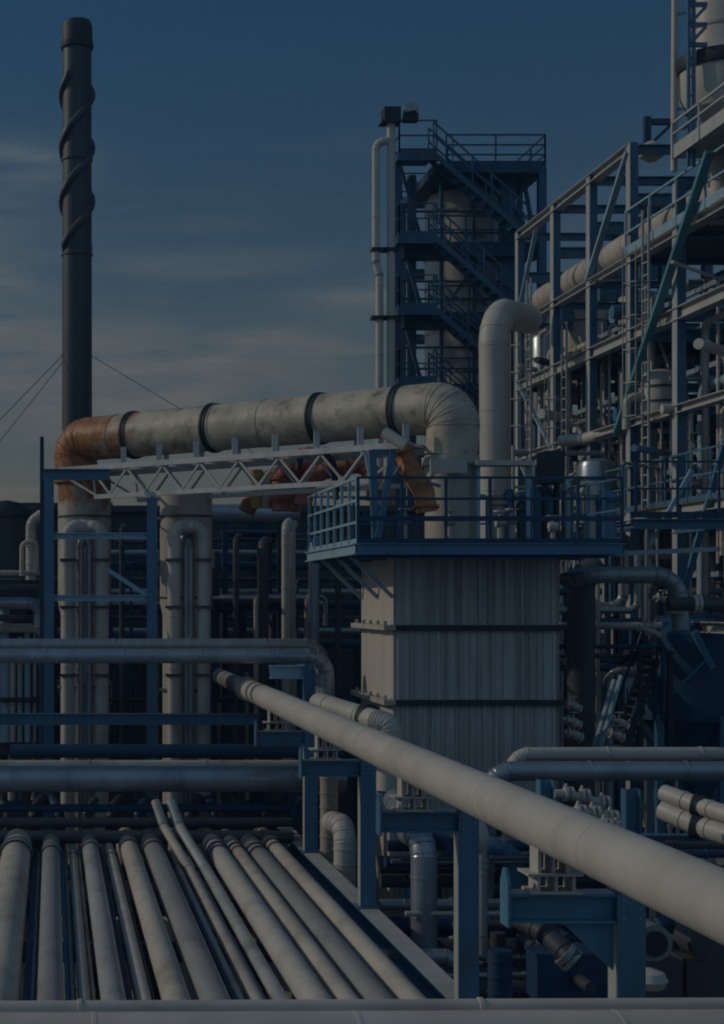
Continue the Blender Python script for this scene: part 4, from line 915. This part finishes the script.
# ------------------------------------------------------------------ thin blue haze volume added to lift the dark shadows
hz = MB().box(-60,80,-8,120,-1,33.5)
hm_ = bpy.data.materials.new('haze'); hm_.use_nodes = True; M['haze'] = hm_
n_ = hm_.node_tree.nodes; n_.remove(n_['Principled BSDF'])
pv = n_.new('ShaderNodeVolumePrincipled'); pv.inputs['Density'].default_value = .0007; pv.inputs['Color'].default_value = (.22,.58,1.0,1)
hm_.node_tree.links.new(pv.outputs[0], n_['Material Output'].inputs['Volume'])
ho = hz.build('haze', 'haze'); tag(ho, kind='stuff')

# ------------------------------------------------------------------ sky, sun, camera
SUN_AZ_DIR = V((-math.cos(R(15)), math.sin(R(15)), 0)); EL = R(28)
sd = V((SUN_AZ_DIR.x*math.cos(EL), SUN_AZ_DIR.y*math.cos(EL), math.sin(EL)))
lg = bpy.data.lights.new('sun', 'SUN'); lg.energy = 3.7; lg.angle = R(.5); lg.color = (1.0,.86,.67)
lo = bpy.data.objects.new('sun', lg); COL.objects.link(lo); lo.rotation_euler = sd.to_track_quat('Z','Y').to_euler(); lo.location = (-40,30,60)
w = bpy.data.worlds.new('World'); scn.world = w; w.use_nodes = True
nt = w.node_tree; N = nt.nodes; L = nt.links; N.clear()
out = N.new('ShaderNodeOutputWorld'); bg = N.new('ShaderNodeBackground'); L.new(bg.outputs[0], out.inputs[0]); bg.inputs[1].default_value = .075
sky = N.new('ShaderNodeTexSky'); sky.sky_type = 'NISHITA'; sky.sun_disc = False; sky.sun_elevation = EL
sky.sun_rotation = math.atan2(sd.x, sd.y); sky.air_density = 1.0; sky.dust_density = 1.2; sky.ozone_density = 2.0
tc = N.new('ShaderNodeTexCoord'); sep = N.new('ShaderNodeSeparateXYZ'); L.new(tc.outputs['Generated'], sep.inputs[0])
mp = N.new('ShaderNodeMapping'); mp.inputs['Scale'].default_value = (2.0,2.0,12); mp.inputs['Location'].default_value = (3.1,.4,1.7); L.new(tc.outputs['Generated'], mp.inputs[0])
nz = N.new('ShaderNodeTexNoise'); nz.inputs['Scale'].default_value = 4.2; nz.inputs['Detail'].default_value = 8; nz.inputs['Roughness'].default_value = .55; nz.inputs['Distortion'].default_value = .4
L.new(mp.outputs[0], nz.inputs['Vector'])
rp = N.new('ShaderNodeValToRGB'); rp.color_ramp.elements[0].position = .50; rp.color_ramp.elements[1].position = .72; L.new(nz.outputs['Fac'], rp.inputs[0])
hm = N.new('ShaderNodeMapRange'); hm.inputs['From Min'].default_value = .02; hm.inputs['From Max'].default_value = .30; hm.inputs['To Min'].default_value = .75; hm.inputs['To Max'].default_value = 0.0
L.new(sep.outputs[2], hm.inputs[0])
# cloud banks low in the left of the sky, torn up by the noise
tot = None
for (cx_,cz_,sx_,sz_,am) in ((.03,.138,.13,.030,1.0),(-.05,.20,.05,.05,.9),(-.03,.265,.045,.014,.8),(.10,.205,.075,.008,.7),(.09,.228,.05,.005,.4),(.185,.183,.04,.010,.75),(.13,.155,.10,.012,.5)):
    def mth(op,a,b):
        m_ = N.new('ShaderNodeMath'); m_.operation = op
        for i_,q_ in enumerate((a,b)):
            if isinstance(q_,(int,float)): m_.inputs[i_].default_value = q_
            else: L.new(q_, m_.inputs[i_])
        return m_.outputs[0]
    gx = mth('DIVIDE',mth('SUBTRACT',sep.outputs[0],cx_),sx_); gz_ = mth('DIVIDE',mth('SUBTRACT',sep.outputs[2],cz_),sz_)
    gg = mth('MULTIPLY',mth('POWER',2.718,mth('MULTIPLY',mth('ADD',mth('MULTIPLY',gx,gx),mth('MULTIPLY',gz_,gz_)),-1.0)),am)
    tot = gg if tot is None else mth('ADD',tot,gg)
r2 = N.new('ShaderNodeValToRGB'); r2.color_ramp.elements[0].position = .30; r2.color_ramp.elements[1].position = .66; L.new(nz.outputs['Fac'], r2.inputs[0])
bank = mth('MULTIPLY',mth('MINIMUM',tot,1.0),r2.outputs[0])
frontal = mth('GREATER_THAN',sep.outputs[1],0.0)
base_c = mth('MULTIPLY',rp.outputs[0],mth('MULTIPLY',hm.outputs[0],.6))
mu = N.new('ShaderNodeMath'); mu.operation = 'MAXIMUM'; L.new(mth('MULTIPLY',bank,mth('MULTIPLY',frontal,.8)), mu.inputs[0]); L.new(base_c, mu.inputs[1])
mx = N.new('ShaderNodeMix'); mx.data_type = 'RGBA'; L.new(mu.outputs[0], mx.inputs['Factor']); L.new(sky.outputs[0], mx.inputs['A']); mx.inputs['B'].default_value = (8.0,6.8,6.2,1)
# sky tint by height; the brighter part overhead is added fill, out of view
gr = N.new('ShaderNodeValToRGB'); e = gr.color_ramp.elements
e[0].position = 0.0; e[0].color = (1.25/4,1.06/4,1.0/4,1); e[1].position = .37; e[1].color = (.54/4,1.10/4,1.40/4,1)
x = e.new(.16); x.color = (1.0/4,1.12/4,1.12/4,1); x = e.new(.62); x.color = (1.0/4,1.6/4,2.0/4,1)
L.new(sep.outputs[2], gr.inputs[0])
g4 = N.new('ShaderNodeVectorMath'); g4.operation = 'SCALE'; g4.inputs['Scale'].default_value = 4.0; L.new(gr.outputs[0], g4.inputs[0])
gm = N.new('ShaderNodeVectorMath'); gm.operation = 'MULTIPLY'; L.new(mx.outputs['Result'], gm.inputs[0]); L.new(g4.outputs[0], gm.inputs[1])
# added fill: bright blue glow in the unseen sky behind the camera
bk = N.new('ShaderNodeMapRange'); bk.interpolation_type = 'SMOOTHSTEP'; bk.inputs['From Min'].default_value = .15; bk.inputs['From Max'].default_value = -.55
bk.inputs['To Min'].default_value = 0.0; bk.inputs['To Max'].default_value = 1.0; L.new(sep.outputs[1], bk.inputs[0])
cb = N.new('ShaderNodeMix'); cb.data_type = 'RGBA'; L.new(bk.outputs[0], cb.inputs['Factor']); L.new(gm.outputs[0], cb.inputs['A']); cb.inputs['B'].default_value = (5.6,9.2,13.0,1)
L.new(cb.outputs['Result'], bg.inputs[0])

cam = bpy.data.cameras.new('Camera'); co = bpy.data.objects.new('Camera', cam); COL.objects.link(co)
co.location = (0,0,CZ); co.rotation_euler = (R(90),0,0)
cam.sensor_fit = 'VERTICAL'; cam.sensor_height = 36; cam.sensor_width = 36; cam.lens = F*36/1024
cam.shift_x = (362-CU)/1024; cam.shift_y = (CV-512)/1024; cam.clip_start = .3; cam.clip_end = 5000
scn.camera = co
vs = scn.view_settings; vs.view_transform = 'Standard'; vs.look = 'None'; vs.gamma = 1; vs.use_curve_mapping = False; vs.exposure = -2.0
scn.render.engine = 'CYCLES'; scn.render.resolution_x = 724; scn.render.resolution_y = 1024
scn.cycles.filter_width = 2.0
